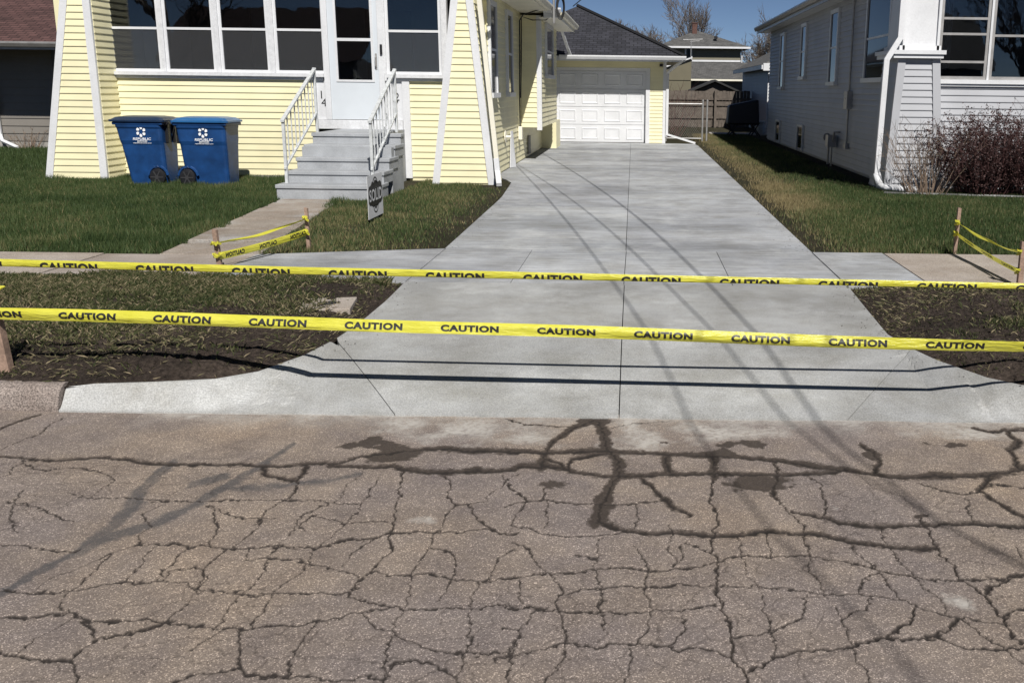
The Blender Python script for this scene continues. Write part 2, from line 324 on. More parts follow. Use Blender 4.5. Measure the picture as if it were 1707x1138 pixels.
# ------------------------------------------------------------------ the street with its cracks
CRACKS = "14:-296,418 -287,417 -276,413 -268,414 -258,417 -248,418 -236,418 -222,413 -212,411 -202,413 -186,412 -172,411 -158,412 -146,414 -136,415 -128,422 -120,426|19:-120,426 -111,430 -102,434 -90,433 -78,432 -67,433 -57,432|20:-139,412 -125,410 -112,412 -105,407 -96,406 -90,405 -82,406 -72,409 -63,408 -54,409|5:-284,414 -276,407 -265,402 -255,406 -240,401 -228,391 -228,381 -227,373 -242,378|6:-227,373 -216,374 -205,373 -194,371 -179,373 -168,374 -157,374 -146,373 -134,373 -124,373 -114,372|5:-177,370 -169,362 -158,358 -149,357 -145,357|14:-170,410 -165,400 -155,395 -148,393 -150,404 -151,411|9:-148,393 -147,385 -147,374 -151,364 -150,354 -149,343 -151,332 -154,326 -154,316 -151,304 -151,299|8:-188,332 -176,332 -165,331 -154,331 -142,331 -133,332 -120,331 -112,338 -104,339 -95,345 -87,345 -80,344 -70,345 -59,348 -46,345|7:-125,411 -123,401 -125,391 -125,378 -130,369 -135,357 -134,338 -134,326 -134,315 -132,304 -133,298|9:-105,405 -102,391 -100,376 -97,358 -95,345 -90,330 -92,323 -96,313 -98,303 -100,299|5:-114,398 -114,381 -114,366 -116,352 -118,339 -120,330 -120,320 -121,308 -124,298 -123,284 -122,277|5:-131,346 -133,350 -131,359 -122,357 -116,352 -109,355 -99,354|9:-85,402 -81,392 -80,379 -74,370 -68,370 -65,362 -58,350 -53,346 -46,345|6:-74,370 -76,364 -77,356 -76,345 -79,342 -78,332 -80,318 -79,305 -76,291 -76,276 -75,265 -74,254 -74,248|5:-77,332 -69,328 -66,324 -65,310 -65,296|6:-44,333 -49,326 -50,314 -51,309 -55,308 -55,300 -54,288 -52,274 -51,262 -50,247|4:-95,314 -86,312 -75,312 -64,310 -55,308 -42,310|7:-224,299 -217,298 -204,297 -192,298 -181,304 -167,306 -158,304 -151,301 -145,300 -134,298 -124,299 -112,299 -100,300 -93,296 -82,291 -76,290 -65,290 -56,289 -39,291|6:-210,279 -205,280 -196,281 -185,283 -178,280 -172,279 -164,280 -157,282 -151,281 -142,278 -133,276 -122,276 -110,278 -104,282 -96,283 -90,286 -82,290|8:-151,281 -156,276 -163,272 -168,268 -168,263 -169,258 -178,258 -186,260 -193,261 -198,262|6:-169,258 -166,253 -162,243|4:-168,268 -173,276 -183,282 -191,287|7:-136,244 -132,250 -126,252 -117,254 -109,251 -101,251 -92,250 -85,249 -79,251 -74,251|4:-104,281 -103,272 -103,264 -101,252|4:-117,254 -122,264 -126,275|5:-90,286 -82,279 -76,276 -70,271 -63,266 -52,264 -36,265|5:-74,251 -72,257 -68,259 -61,257 -51,252|6:-177,369 -164,348 -161,335 -160,332|5:-193,311 -193,326 -188,332 -191,340 -190,347 -199,358 -195,367|5:-179,304 -179,316 -179,330|5:-168,307 -168,316 -167,329|6:-151,299 -150,308 -155,316 -161,316 -166,312 -166,306|6:-106,318 -104,332 -102,338 -95,345|5:-130,323 -121,320 -114,318 -104,312 -98,310|4:-152,281 -150,297 -147,300|4:-134,277 -134,288 -133,296|4:-260,371 -248,365 -233,357 -223,350|4:-238,341 -249,354 -257,368 -261,380|5:-53,403 -57,396 -60,386 -64,374 -68,370|5:-130,323 -135,324 -142,322 -144,331|6:-38,249 -37,258 -37,269 -36,272|19:-320,446 -318,453 -316,464 -313,476|8:-300,424 -297,441 -296,453 -299,471|5:-239,331 -226,329 -216,328 -206,327|3:-187,261 -188,269 -186,276 -183,282|4:-279,393 -277,398 -280,407|3:-136,262 -135,265 -132,274|3:-193,311 -193,296 -191,287|3:-206,296 -205,306 -199,315 -193,326|23:-63,434 -45,431 -30,433 -14,435 2,433 19,430 37,430 51,428 66,427 76,422 88,417 99,414 108,409 118,407 127,405 140,409 152,409 163,409 175,416 192,423|20:-59,409 -52,415 -43,414 -32,412 -20,406 -9,404 5,405 16,408 24,407 35,408 49,407 66,407 80,409 88,410 99,415|31:-22,478 -30,467 -38,449 -43,430 -42,413|40:-21,476 -15,458 -12,437 -7,422 -8,404 -11,387 -13,371 -15,359|15:-15,359 -9,354 -2,349 9,348 21,347 32,346 43,347 54,349 68,348 76,347 84,342 92,340 100,338 111,337 117,336|8:-54,370 -46,375 -37,377 -22,374 -11,374 2,375 11,376|16:3,402 9,392 12,381 17,369 23,363|29:17,428 17,408|35:38,430 36,405|10:35,405 34,385 33,372 34,364 33,350 31,334 32,325 31,315 29,298 30,287 32,274 32,262 34,256 34,247|19:66,406 62,389 60,382|10:60,382 63,372 67,363 70,355 67,343 66,328|5:66,328 64,318 67,306 68,293 69,284 70,272 70,262 71,248|17:66,426 65,409|12:79,406 83,398 83,386 80,374 78,365|13:66,370 72,366 79,363 84,358 95,356 108,356 119,357 127,359 138,359 150,357 164,356|11:118,366 118,356 118,341 118,332 119,318 120,305 123,297 123,287 122,278 127,271|19:163,409 157,400 152,393 156,382 159,373 165,359|11:127,399 135,394 143,390 152,391|8:157,400 180,397|24:192,470 194,454 184,442 183,428 180,418|13:177,474 184,467 192,470 212,473|22:111,447 115,439 117,429 111,411|7:-11,343 -13,331 -14,319 -12,308 -10,294 -9,278|8:-46,310 -35,313 -29,314 -18,316 -8,318 5,317 15,318 24,320 32,325 41,328 51,329 62,330 73,328 82,325 89,320 93,316 102,315 111,313 122,312 134,315 150,324|6:-50,345 -48,353 -46,370 -46,375|7:-48,353 -36,345 -24,344 -11,346 -2,349|7:-46,338 -37,330 -34,321 -29,314 -25,301 -25,289 -22,273 -21,261 -25,246|6:-43,289 -34,290 -25,290 -16,288 -7,288 4,288 15,290 27,295|7:5,316 4,302 5,290|5:0,336 3,324 6,318|7:40,327 42,318 44,307 45,297 44,282 45,274 45,265|5:-23,299 -15,303 -9,305 8,306 30,305 41,307 48,307 57,304 67,302 78,303 85,300 93,297 96,292 105,288 111,287 119,285 124,283|9:40,259 45,265 51,267 58,268 68,270 76,274 83,275 89,274 96,276 103,283 109,287|8:83,276 91,284 95,291|8:35,257 40,259|5:32,275 40,277 49,281 56,287 61,301|6:-41,261 -34,264 -27,266 -22,270 -11,268 1,269 10,269 14,267 21,268 28,265 32,263|5:0,267 -2,246|4:1,269 5,275 5,288|4:12,269 17,277 16,286|6:78,303 81,310 90,317 91,310 91,300 93,297|4:69,284 72,289 80,293 81,300|5:85,339 88,326 90,320|5:97,337 99,324 102,315 104,304 107,297 106,289|10:122,305 130,311 149,323|5:109,287 112,278 118,272 122,258|5:96,276 104,271 113,270 128,273|10:123,287 137,294|6:41,346 40,327|5:52,348 51,330|4:15,355 14,334 14,320|4:1,374 0,351|8:-58,402 -56,390 -46,376|5:-36,376 -34,362 -36,350|8:-38,389 -38,378|4:-39,309 -38,297 -37,292|5:-42,279 -36,279|4:-33,290 -35,278 -38,268 -37,255 -38,249|15:-43,426 -30,412 -30,425 -11,432|8:-69,479 -57,470 -44,468 -33,467 -22,472|5:-14,467 -1,472 18,478|5:100,354 96,343 97,337|4:143,385 140,369 139,361|5:147,340 146,318|4:14,320 21,339 31,332|4:-21,330 -14,326"
TAR = "30:-219,292 -216,297 -212,311 -205,328 -198,341 -189,350 -182,367 -176,389 -171,410 -166,437|38:-205,328 -206,342 -206,355 -209,372 -213,395 -212,411|30:-192,389 -186,394 -181,399|15:-177,384 -163,386 -150,388 -133,394 -124,401"
WET = [(-1.15, 4.29, 0.121, 0.12), (-1.28, 4.42, 0.066, 0.072), (-1.37, 4.36, 0.058, 0.055), (-1.28, 4.59, 0.012, 0.035), (-0.36, 3.94, 0.088, 0.053), (0.51, 3.97, 0.136, 0.073), (0.6, 3.97, 0.054, 0.067), (-0.21, 4.77, 0.072, 0.066), (0.44, 4.44, 0.06, 0.041), (0.59, 4.46, 0.061, 0.049), (1.55, 4.47, 0.084, 0.049), (0.14, 4.47, 0.015, 0.017), (-1.68, 2.8, 0.029, 0.014), (0.45, 4.33, 0.051, 0.055), (1.14, 4.35, 0.041, 0.094), (0.94, 3.4, 0.029, 0.025), (1.18, 3.66, 0.025, 0.024)]
DUST = [(-0.01, 4.72, 0.079, 0.265), (0.03, 4.5, 0.137, 0.145), (-0.07, 5.15, 0.043, 0.118), (-1.17, 4.69, 0.156, 0.176), (-1.27, 4.82, 0.032, 0.057), (1.13, 4.79, 0.098, 0.162), (0.43, 4.65, 0.315, 0.132), (-2.34, 4.75, 0.062, 0.046), (-0.85, 3.57, 0.061, 0.032), (0.84, 3.74, 0.013, 0.024), (1.12, 2.96, 0.037, 0.049), (1.74, 4.69, 0.24, 0.112), (-0.85, 4.61, 0.23, 0.17), (-0.51, 4.57, 0.139, 0.128)]

def parse(s):
    out = []
    for ln in s.split('|'):
        w, p = ln.split(':'); out.append((float(w) / 1000, np.array([[float(c) / 100 for c in q.split(',')] for q in p.split()])))
    return out

def build_street():
    y0, y1 = 2.25, 4.86; nx, ny = 1060, 480
    fa = lambda y: -.66 * y - .45; fb = lambda y: .40 * y + .42
    gt = np.linspace(0, 1, nx + 1); gy = np.linspace(y0, y1, ny + 1)
    T, Y = np.meshgrid(gt, gy); X = fa(Y) + T * (fb(Y) - fa(Y))
    jx = (fbm(X, Y, 9, 21, 4) - .5) * .06 + (vnoise(X, Y, 60, 5) - .5) * .014 + (vnoise(X, Y, 150, 7) - .5) * .006
    jy = (fbm(X, Y, 9, 31, 4) - .5) * .06 + (vnoise(X, Y, 60, 6) - .5) * .02 + (vnoise(X, Y, 150, 8) - .5) * .008
    PX, PY = X + jx, (Y + jy)
    wn_ = .55 + .9 * fbm(X, Y, 7, 41, 3)
    crack = np.zeros_like(X); wet = np.zeros_like(X); tar = np.zeros_like(X)
    def stroke(buf, pts, hw, soft, k=.5, amp=1.0):
        for a, b in zip(pts[:-1], pts[1:]):
            pad = hw * 3 + soft * 2 + .06
            ya, yb = min(a[1], b[1]) - pad * 2, max(a[1], b[1]) + pad * 2; xa, xb = min(a[0], b[0]) - pad, max(a[0], b[0]) + pad
            tt = [(x - fa(y)) / (fb(y) - fa(y)) for x in (xa, xb) for y in (max(ya, 2), yb)]
            i0 = np.searchsorted(gt, min(tt)); i1 = np.searchsorted(gt, max(tt)); j0 = np.searchsorted(gy, ya); j1 = np.searchsorted(gy, yb)
            if i1 <= i0 or j1 <= j0: continue
            sx = PX[j0:j1, i0:i1]; sy = PY[j0:j1, i0:i1] * k
            ax, ay, bx, by = a[0], a[1] * k, b[0], b[1] * k
            dx, dy = bx - ax, by - ay; t = np.clip(((sx - ax) * dx + (sy - ay) * dy) / (dx * dx + dy * dy + 1e-9), 0, 1)
            d = np.hypot(sx - ax - t * dx, sy - ay - t * dy) / wn_[j0:j1, i0:i1]
            v = np.clip((hw + soft - d) / (2 * soft), 0, 1); v = v * v * (3 - 2 * v) * amp
            buf[j0:j1, i0:i1] = np.maximum(buf[j0:j1, i0:i1], v)
    for w, p in parse(CRACKS):
        hw = w * .5
        if w > .0125:
            stroke(wet, p, hw * 1.55, .007); stroke(crack, p, .005, .003)
        elif w > .0075:
            stroke(wet, p, hw * .85, .003, amp=.85); stroke(crack, p, .0036, .0022)
        else:
            stroke(crack, p, max(.0031, hw * .66), .0018, amp=1)
    for w, p in parse(TAR): stroke(tar, p, w * .8, .012)
    for cx, cy, rx, ry in WET:
        d = np.hypot((PX - cx) / rx, (PY - cy) / ry); d += (fbm(X, Y, 11, 51, 4) - .5) * 2.2
        wet = np.maximum(wet, np.clip((1.0 - d) / .22, 0, 1) * .95)
    # finer web of hairline cracks between the traced ones
    r_ = np.random.default_rng(77); cs = .135; gw = 64; JX = r_.random((gw, gw)); JY = r_.random((gw, gw))
    U, Vv = (PX + 6) / cs, (PY) / (cs * .8); iu, iv = np.floor(U).astype(int), np.floor(Vv).astype(int); f1 = np.full_like(X, 9.); f2 = np.full_like(X, 9.)
    for du in (-1, 0, 1):
        for dv in (-1, 0, 1):
            a_, b_ = (iu + du) % gw, (iv + dv) % gw; d = np.hypot(U - iu - du - .1 - .8 * JX[a_, b_], Vv - iv - dv - .1 - .8 * JY[a_, b_])
            f2 = np.where(d < f1, f1, np.minimum(f2, d)); f1 = np.minimum(f1, d)
    hair = np.clip((.05 - (f2 - f1)) / .03, 0, 1) * np.clip((fbm(X, Y, 1.6, 63, 2) - .36) * 7, 0, 1) * np.clip((4.35 - Y) * 4, 0, 1)
    crack = np.maximum(crack, hair * .45)
    tar *= np.clip(.5 + .9 * fbm(X, Y, 12, 71, 3) + .2 * (vnoise(X, Y, 90, 72) - .5), 0, 1)
    dust = np.zeros_like(X)
    for cx, cy, rx, ry in DUST:
        d = np.hypot((PX - cx) / (rx * 1.3), (PY - cy) / (ry * 1.3)) + (fbm(X, Y, 9, 81, 4) - .5) * 1.8
        dust = np.maximum(dust, np.clip(1.1 - d, 0, 1) * .8)
    edge = np.clip((Y - 4.5) / .32, 0, 1) ** 1.5 * np.clip(fbm(X, Y, 5, 91, 3) * 1.7 - .25, 0, 1) * .85
    dust = np.maximum(dust, edge * (X > -2.6)); dust *= (1 - .8 * wet) * np.clip(.25 + 1.3 * fbm(X, Y, 55, 95, 2), 0, 1)
    Z = (fbm(X, Y, 2.2, 15, 3) - .5) * .012 + (vnoise(X, Y, 70, 16) - .5) * .002 - .0055 * crack - .003 * wet
    Z *= np.clip(T / .02, 0, 1) * np.clip((1 - T) / .02, 0, 1) * np.clip((Y - y0) / .15, 0, 1)
    V = np.stack([X, Y, Z], -1).reshape(-1, 3)
    idx = np.arange((nx + 1) * (ny + 1)).reshape(ny + 1, nx + 1)
    Q = np.stack([idx[:-1, :-1], idx[:-1, 1:], idx[1:, 1:], idx[1:, :-1]], -1).reshape(-1, 4)
    # the rest of the street round the finely cracked part
    n = len(V); E = [(-150, -4.5), (150, -4.5), (150, y0), (-150, y0), (-150, y1), (fa(y1), y1), (fa(y0), y0), (fb(y0), y0), (fb(y1), y1), (150, y1)]
    V = np.concatenate([V, [(a, b, 0) for a, b in E]])
    Q = np.concatenate([Q, [[n, n + 1, n + 2, n + 3], [n + 3, n + 6, n + 5, n + 4], [n + 7, n + 2, n + 9, n + 8]]])
    me = bpy.data.meshes.new('street'); me.vertices.add(len(V)); me.vertices.foreach_set('co', V.astype(np.float32).ravel())
    me.loops.add(Q.size); me.loops.foreach_set('vertex_index', Q.astype(np.int32).ravel())
    me.polygons.add(len(Q)); me.polygons.foreach_set('loop_start', np.arange(0, Q.size, 4, dtype=np.int32)); me.polygons.foreach_set('loop_total', np.full(len(Q), 4, np.int32))
    me.update(calc_edges=True); me.materials.append(M['street']); me.polygons.foreach_set('use_smooth', [True] * len(Q))
    for nm, a in (('crack', crack), ('wet', wet), ('tar', tar), ('dust', dust)):
        at = me.attributes.new(nm, 'FLOAT', 'POINT'); at.data.foreach_set('value', np.concatenate([a.ravel(), np.zeros(10)]).astype(np.float32))
    o = add('street', me); tag(o, 'old brown asphalt street covered in a web of cracks', None, kind='structure')
build_street()

# ------------------------------------------------------------------ ground, parkway soil, curbs
def CJ(y): return -.083 - .0052 * (y - 5)
def xl_drive(y): return float(np.interp(y, [9.45, 14, 16.3, 17.0, 17.5, 29.2], [-1.92, -2.0, -2.15, -2.35, -2.6, -2.6]))
FL = ([4.80, 4.885, 4.925, 5.0, 5.15, 5.49, 5.87, 6.27, 7.0, 7.75], [-3.05, -3.045, -2.65, -2.3, -2.12, -1.98, -1.91, -1.88, -1.88, -1.91])
FR = ([4.80, 4.86, 4.92, 5.06, 5.2, 5.55, 5.82, 6.165, 7.0, 7.75], [3.05, 3.0, 2.6, 2.15, 2.0, 1.82, 1.74, 1.68, 1.72, 1.76])
def xE(y, side): return float(np.interp(y, *(FL if side < 0 else FR)))
def yE(x):  # front-to-back reach of the apron at x
    t = FL if x < -1.88 else FR if x > 1.68 else None
    if t is None: return 7.75
    a = np.array(t[1][:8]); b = np.array(t[0][:8]); o_ = np.argsort(a); return float(np.interp(x, a[o_], b[o_]))
def z_apron(x, y):
    w = min(1.45, max(.11, yE(x) - 4.80)); t = min(1, max(0, (y - 4.80) / w))
    return .008 + .122 * (t * t * (3 - 2 * t) if w < .6 else (1 - (1 - t) ** 1.6))

g = MB().box(-400, 400, 7.6, 600, -.3, .105).go('ground', M['ground']); tag(g, kind='structure')
g = MB().box(-400, 400, -400, -4.6, -.3, .12).go('ground', M['ground']); tag(g, kind='structure')
g = mk('subgrade', [(-3.2, 4.84, -.07), (3.2, 4.84, -.07), (3.2, 7.8, -.07), (-3.2, 7.8, -.07)], [(0, 1, 2, 3)], M['soil']); tag(g, kind='structure')
box('far_curb', -150, 150, -4.62, -4.48, -.1, .13, M['old_conc'])
tag(bpy.data.objects['far_curb'], kind='structure')

def parkway(side):
    ys = np.concatenate([[4.87, 4.9], np.linspace(4.95, 7.7, 130), [7.74]])
    u = np.concatenate([np.linspace(0, .9, 300), np.linspace(.92, 1, 12)])
    xa = np.array([xE(y, side) + side * .004 for y in ys])[:, None]; Yg = ys[:, None] + 0 * u[None]; far = side * 9.5
    Xg = np.where(u[None] <= .9, xa + (far - xa) * u[None] / .9, far + side * (u[None] - .9) / .1 * 60)
    e = np.minimum(1, (Yg - 4.87) / .25) * np.minimum(1, (7.74 - Yg) / .3) * np.minimum(1, np.abs(Xg - xa) / .25)
    m = .035 * e + e * (.065 * fbm(Xg, Yg, .9, 3, 2) + .05 * (fbm(Xg, Yg, 6, 8, 3) - .5) + .035 * (fbm(Xg, Yg, 18, 9, 2) - .5))
    V = [tuple(q) for q in np.stack([Xg, Yg, .112 + m], -1).reshape(-1, 3)]
    n = len(u); F = [(j * n + i, j * n + i + 1, (j + 1) * n + i + 1, (j + 1) * n + i) for j in range(len(ys) - 1) for i in range(n - 1)]
    if side < 0: F = [f[::-1] for f in F]
    o = mk('parkway_soil', V, F, M['soil'], smooth=True); tag(o, kind='structure'); return np.array(V)
PK = {-1: parkway(-1), 1: parkway(1)}

# old reddish curb beyond the new concrete, then the rolled new curb and the apron slabs
prof = [(4.80, -.03), (4.804, .03), (4.822, .085), (4.85, .116), (4.885, .13), (4.95, .126), (4.95, -.05)]
def curb(name, xa, xb, mat, label):
    n = 60; V = []
    for i in range(n + 1):
        x = xa + (xb - xa) * i / n
        for k, (y, z) in enumerate(prof):
            q = random.uniform(-.003, .003) if 0 < k < 6 else 0
            V.append((x, y + q, z + q))
    m = len(prof); F = [(i * m + k, (i + 1) * m + k, (i + 1) * m + k + 1, i * m + k + 1) for i in range(n) for k in range(m - 1)]
    F += [tuple(range(m)), tuple(n * m + k for k in range(m))[::-1]]
    o = mk(name, V, F, mat); tag(o, label, None, kind='structure'); return o
for xa, xb in ((-5.2, -3.053), (-7.7, -5.22), (-60, -7.72)): curb('curb', xa, xb, M['red_curb'], 'old rough reddish curb stone at the street edge')
curb('curb', 3.07, 60, M['curb_conc'], 'new pale concrete curb right of the apron')

drive = thing('driveway', (0, 4.8, 0), None, None); tag(drive, 'new pale grey concrete driveway running up to the garage', kind='structure')
def slab_rows(rows, zf, mat, thick=.09, name='slab', nx=14, parent=drive):
    """rows: list of (y, xl, xr); a slab with a top surface zf(x,y) and skirts"""
    V = []; n = nx + 1
    for y, a, b in rows:
        for i in range(n):
            x = a + (b - a) * i / nx; V.append((x, y, zf(x, y)))
    F = [(j * n + i, j * n + i + 1, (j + 1) * n + i + 1, (j + 1) * n + i) for j in range(len(rows) - 1) for i in range(nx)]
    bd = [i for i in range(n)] + [j * n + nx for j in range(1, len(rows))] + [(len(rows) - 1) * n + i for i in range(nx - 1, -1, -1)] + [j * n for j in range(len(rows) - 2, 0, -1)]
    k = len(V); V += [(V[i][0], V[i][1], V[i][2] - thick) for i in bd]; m = len(bd)
    F += [(bd[(i + 1) % m], bd[i], k + i, k + (i + 1) % m) for i in range(m)]
    return mk(name, V, F, mat, parent)
G = .003
def xj(y, s):  # the two slanting joints of the apron
    return float(np.interp(y, [4.80, 5.87], [-1.27, -1.90])) if s < 0 else float(np.interp(y, [4.80, 5.82], [1.13, 1.745]))
ysA = list(np.linspace(4.80, 5.15, 22)) + list(np.linspace(5.2, 5.80, 12))
slab_rows([(y, xE(y, -1), xj(y, -1) - G) for y in ysA], z_apron, M['curb_conc'], nx=34)
slab_rows([(y, xj(y, 1) + G, xE(y, 1)) for y in ysA], z_apron, M['curb_conc'], nx=34)
ysB = list(np.linspace(4.80, 5.9, 24)) + list(np.linspace(6.0, 7.735, 12))
slab_rows([(y, (xj(y, -1) + G) if y < 5.87 else xE(y, -1), CJ(y) - G) for y in ysB], z_apron, M['curb_conc'], nx=22)
slab_rows([(y, CJ(y) + G, (xj(y, 1) - G) if y < 5.82 else xE(y, 1)) for y in ysB], z_apron, M['curb_conc'], nx=22)
flat = lambda x, y: .13
for a, b in ((-1.905, -1.04), (-1.04, CJ(8.6)), (CJ(8.6), .80), (.80, 1.755)):
    slab_rows([(7.745, a + G, b - G), (8.6, a + G, b - G), (9.44, a + G, b - G)], flat, M['new_conc'], nx=3)
for y0, y1 in ((9.447, 13.05), (13.055, 17.4), (17.405, 21.3), (21.305, 25.2), (25.205, 29.19)):
    ys = np.linspace(y0 + G, y1 - G, 9)
    slab_rows([(y, xl_drive(y) + .004, CJ(y) - G) for y in ys], flat, M['new_conc'], nx=4)
    slab_rows([(y, CJ(y) + G, 1.76 if y < 28.5 else 1.72) for y in ys], flat, M['new_conc'], nx=4)

# ------------------------------------------------------------------ sidewalk and front walk
sw = thing('sidewalk', (0, 8.5, 0), None, None); tag(sw, 'concrete sidewalk crossing the driveway', kind='structure')
def slab(P, z1, mat, parent, name='slab', th=.08):
    o = MB().ext([(x, y, z1 - th) for x, y in P], (0, 0, th)).go(name, mat, parent, bevel=.006); return o
slab([(-1.915, 9.43), (-3.62, 8.96), (-3.62, 7.74), (-1.915, 7.74)], .13, M['new_conc'], sw)
for k, (a, b) in enumerate(((-3.635, -5.05), (-5.065, -6.5), (-6.515, -7.95), (-7.965, -9.4), (-9.415, -10.9))):
    d = .006 * (k % 3 - 1); slab([(a, 8.95), (b, 8.95), (b, 7.74), (a, 7.74)], .128 + d, M['old_conc'], sw)
slab([(1.765, 7.75), (2.47, 7.75), (2.47, 9.47), (1.765, 9.47)], .13, M['new_conc'], sw)
for k, (a, b) in enumerate(((2.485, 4.0), (4.015, 5.5), (5.515, 7.0), (7.015, 8.5))):
    slab([(a, 7.76), (b, 7.76), (b, 9.47), (a, 9.47)], .127 + .004 * (k % 2), M['old_conc'], sw)
wk = thing('front_walk', (-4.4, 11.4, 0), None, None); tag(wk, 'old tan aggregate walk leading to the porch steps', kind='structure')
wy = [8.965, 9.75, 10.62, 11.5, 12.5, 13.62]
for a, b in zip(wy[:-1], wy[1:]):
    f = lambda y: (-4.56 - .52 * (y - 9) / 4.6, -3.62 - .62 * (y - 9) / 4.6)
    slab([(f(a)[0], a + .016), (f(a)[1], a + .016), (f(b)[1], b - .016), (f(b)[0], b - .016)], .126 + random.uniform(-.006, .006), M['walk_conc'], wk)
u = thing('valve_box', (-2.15, 6.62, .15), 'square grey concrete utility lid sunk in the parkway soil', 'utility lid')
slab([(-2.33, 6.42), (-2.0, 6.5), (-2.06, 6.88), (-2.42, 6.8)], .185, M['old_conc'], u, 'frame', .06)
MB().lathe([(.055, 0), (.06, .006), (.05, .008)], (-2.2, 6.65, .184)).go('plug', M['black'], u, True)

# ------------------------------------------------------------------ building helpers
def siding(parent, A, B, n, z0, z1, sp, mat, p=.017, name='siding_board'):
    """overlapping boards between the plan points A(z) and B(z), each board its own object; n = outward normal in plan"""
    const = A(z0) == A(z1) and B(z0) == B(z1); shared = None; z = z0
    while z < z1 - .01:
        zt = min(z + sp, z1); full = abs(zt - z - sp) < 1e-6
        if const and full and shared is not None:
            add(name, shared, parent, (0, 0, z - z0)); z += sp; continue
        def pt(f, zz, d):
            q = f(zz); return (q[0] + n[0] * d, q[1] + n[1] * d, zz)
        V = [pt(A, z, p), pt(B, z, p), pt(B, z + .012, p), pt(A, z + .012, p), pt(B, zt, .002), pt(A, zt, .002), pt(A, z, 0), pt(B, z, 0)]
        V = [(a, b, c) for a, b, c in V]
        F = [(0, 1, 2, 3), (3, 2, 4, 5), (6, 7, 1, 0), (0, 3, 5, 6), (1, 7, 4, 2), (7, 6, 5, 4)]
        me = mesh(name, V, F, mat)
        bm = bmesh.new(); bm.from_mesh(me); bmesh.ops.recalc_face_normals(bm, faces=bm.faces); bm.to_mesh(me); bm.free()
        add(name, me, parent)
        if const and full and shared is None: shared = me
        z += sp

K = lambda x, y: (lambda z: (x, y))

def win_x(parent, X, s, y0, y1, z0, z1, fm, rails=(.5,), fw=.085, sill=True, name='window', proud=.05):
    """sash window in a wall facing +X (s=1) or -X (s=-1)"""
    b = MB(); a, c = sorted((X - s * .01, X + s * proud))
    b.box(a, c, y0 - fw, y0, z0 - fw, z1 + fw); b.box(a, c, y1, y1 + fw, z0 - fw, z1 + fw); b.box(a, c, y0, y1, z1, z1 + fw)
    w = b.go(name, fm, parent)
    if sill:
        a2, c2 = sorted((X - s * .01, X + s * (proud + .035))); box('sill', a2, c2, y0 - fw - .02, y1 + fw + .02, z0 - fw - .001, z0 - .002, fm, w)
    a3, c3 = sorted((X + s * .018, X + s * .034)); r = MB()
    for t in rails: zc = z0 + (z1 - z0) * t; r.box(a3, c3, y0 + .001, y1 - .001, zc - .02, zc + .02)
    if rails: r.go('rail', fm, w)
    zs = [z0] + [z0 + (z1 - z0) * t for t in rails] + [z1]
    for q0, q1 in zip(zs[:-1], zs[1:]):
        a4, c4 = sorted((X + s * .018, X + s * .024)); box('pane', a4, c4, y0 + .002, y1 - .002, q0 + .021 if q0 > z0 else q0, q1 - .021 if q1 < z1 else q1, M['dglass'], w)
    return w

def roof_quad(name, P, mat, parent, th=.1, up=Vector((0, 0, 1))):
    """sloping roof slab; P = eave start, eave end, ridge end, ridge start; UVs run along eave and up the slope"""
    P = [Vector(p) for p in P]; n = (P[1] - P[0]).cross(P[-1] - P[0]).normalized()
    if n.z < 0: n = -n
    b = MB(); b.ext(P, -n * th); o = b.go(name, mat, parent)
    e = (P[1] - P[0]).normalized(); s = n.cross(e); uv = o.data.uv_layers.new(name='UVMap')
    for l in o.data.loops:
        q = Vector(o.data.vertices[l.vertex_index].co) - P[0]; uv.data[l.index].uv = (q.dot(e), q.dot(s))
    return o

# ------------------------------------------------------------------ the yellow house
yh = thing('house', (-6.2, 16.75, .1), 'yellow sided house with a glazed white porch left of the driveway', 'house')
YW, XR, XL = 16.75, -2.60, -9.95
SP = .108
# front wall under the windows
siding(yh, K(-9.2, YW), K(-5.53, YW), (0, -1), .17, 1.80, SP, M['yellow'])
siding(yh, K(-3.92, YW), K(-3.0, YW), (0, -1), .17, 1.745, SP, M['yellow'])
w = MB(); w.box(XL, -5.56, YW + .002, YW + .12, .08, 1.80); w.box(-3.98, XR - .02, YW + .002, YW + .12, .08, 1.80); w.go('front_wall', M['yellow'], yh)
w = MB(); w.box(-5.56, -5.52, YW - .03, YW, .17, 1.80); w.go('corner_trim', M['white'], yh); box('corner_trim', -4.045, -3.92, YW - .045, YW, .15, 1.80, M['white'], yh); box('trim_block', -4.328, -4.281, YW - .05, YW + .05, 1.80, 1.9055, M['white'], yh)
box('base_trim', -9.2, -5.56, YW - .012, YW, .08, .168, M['found'], yh)
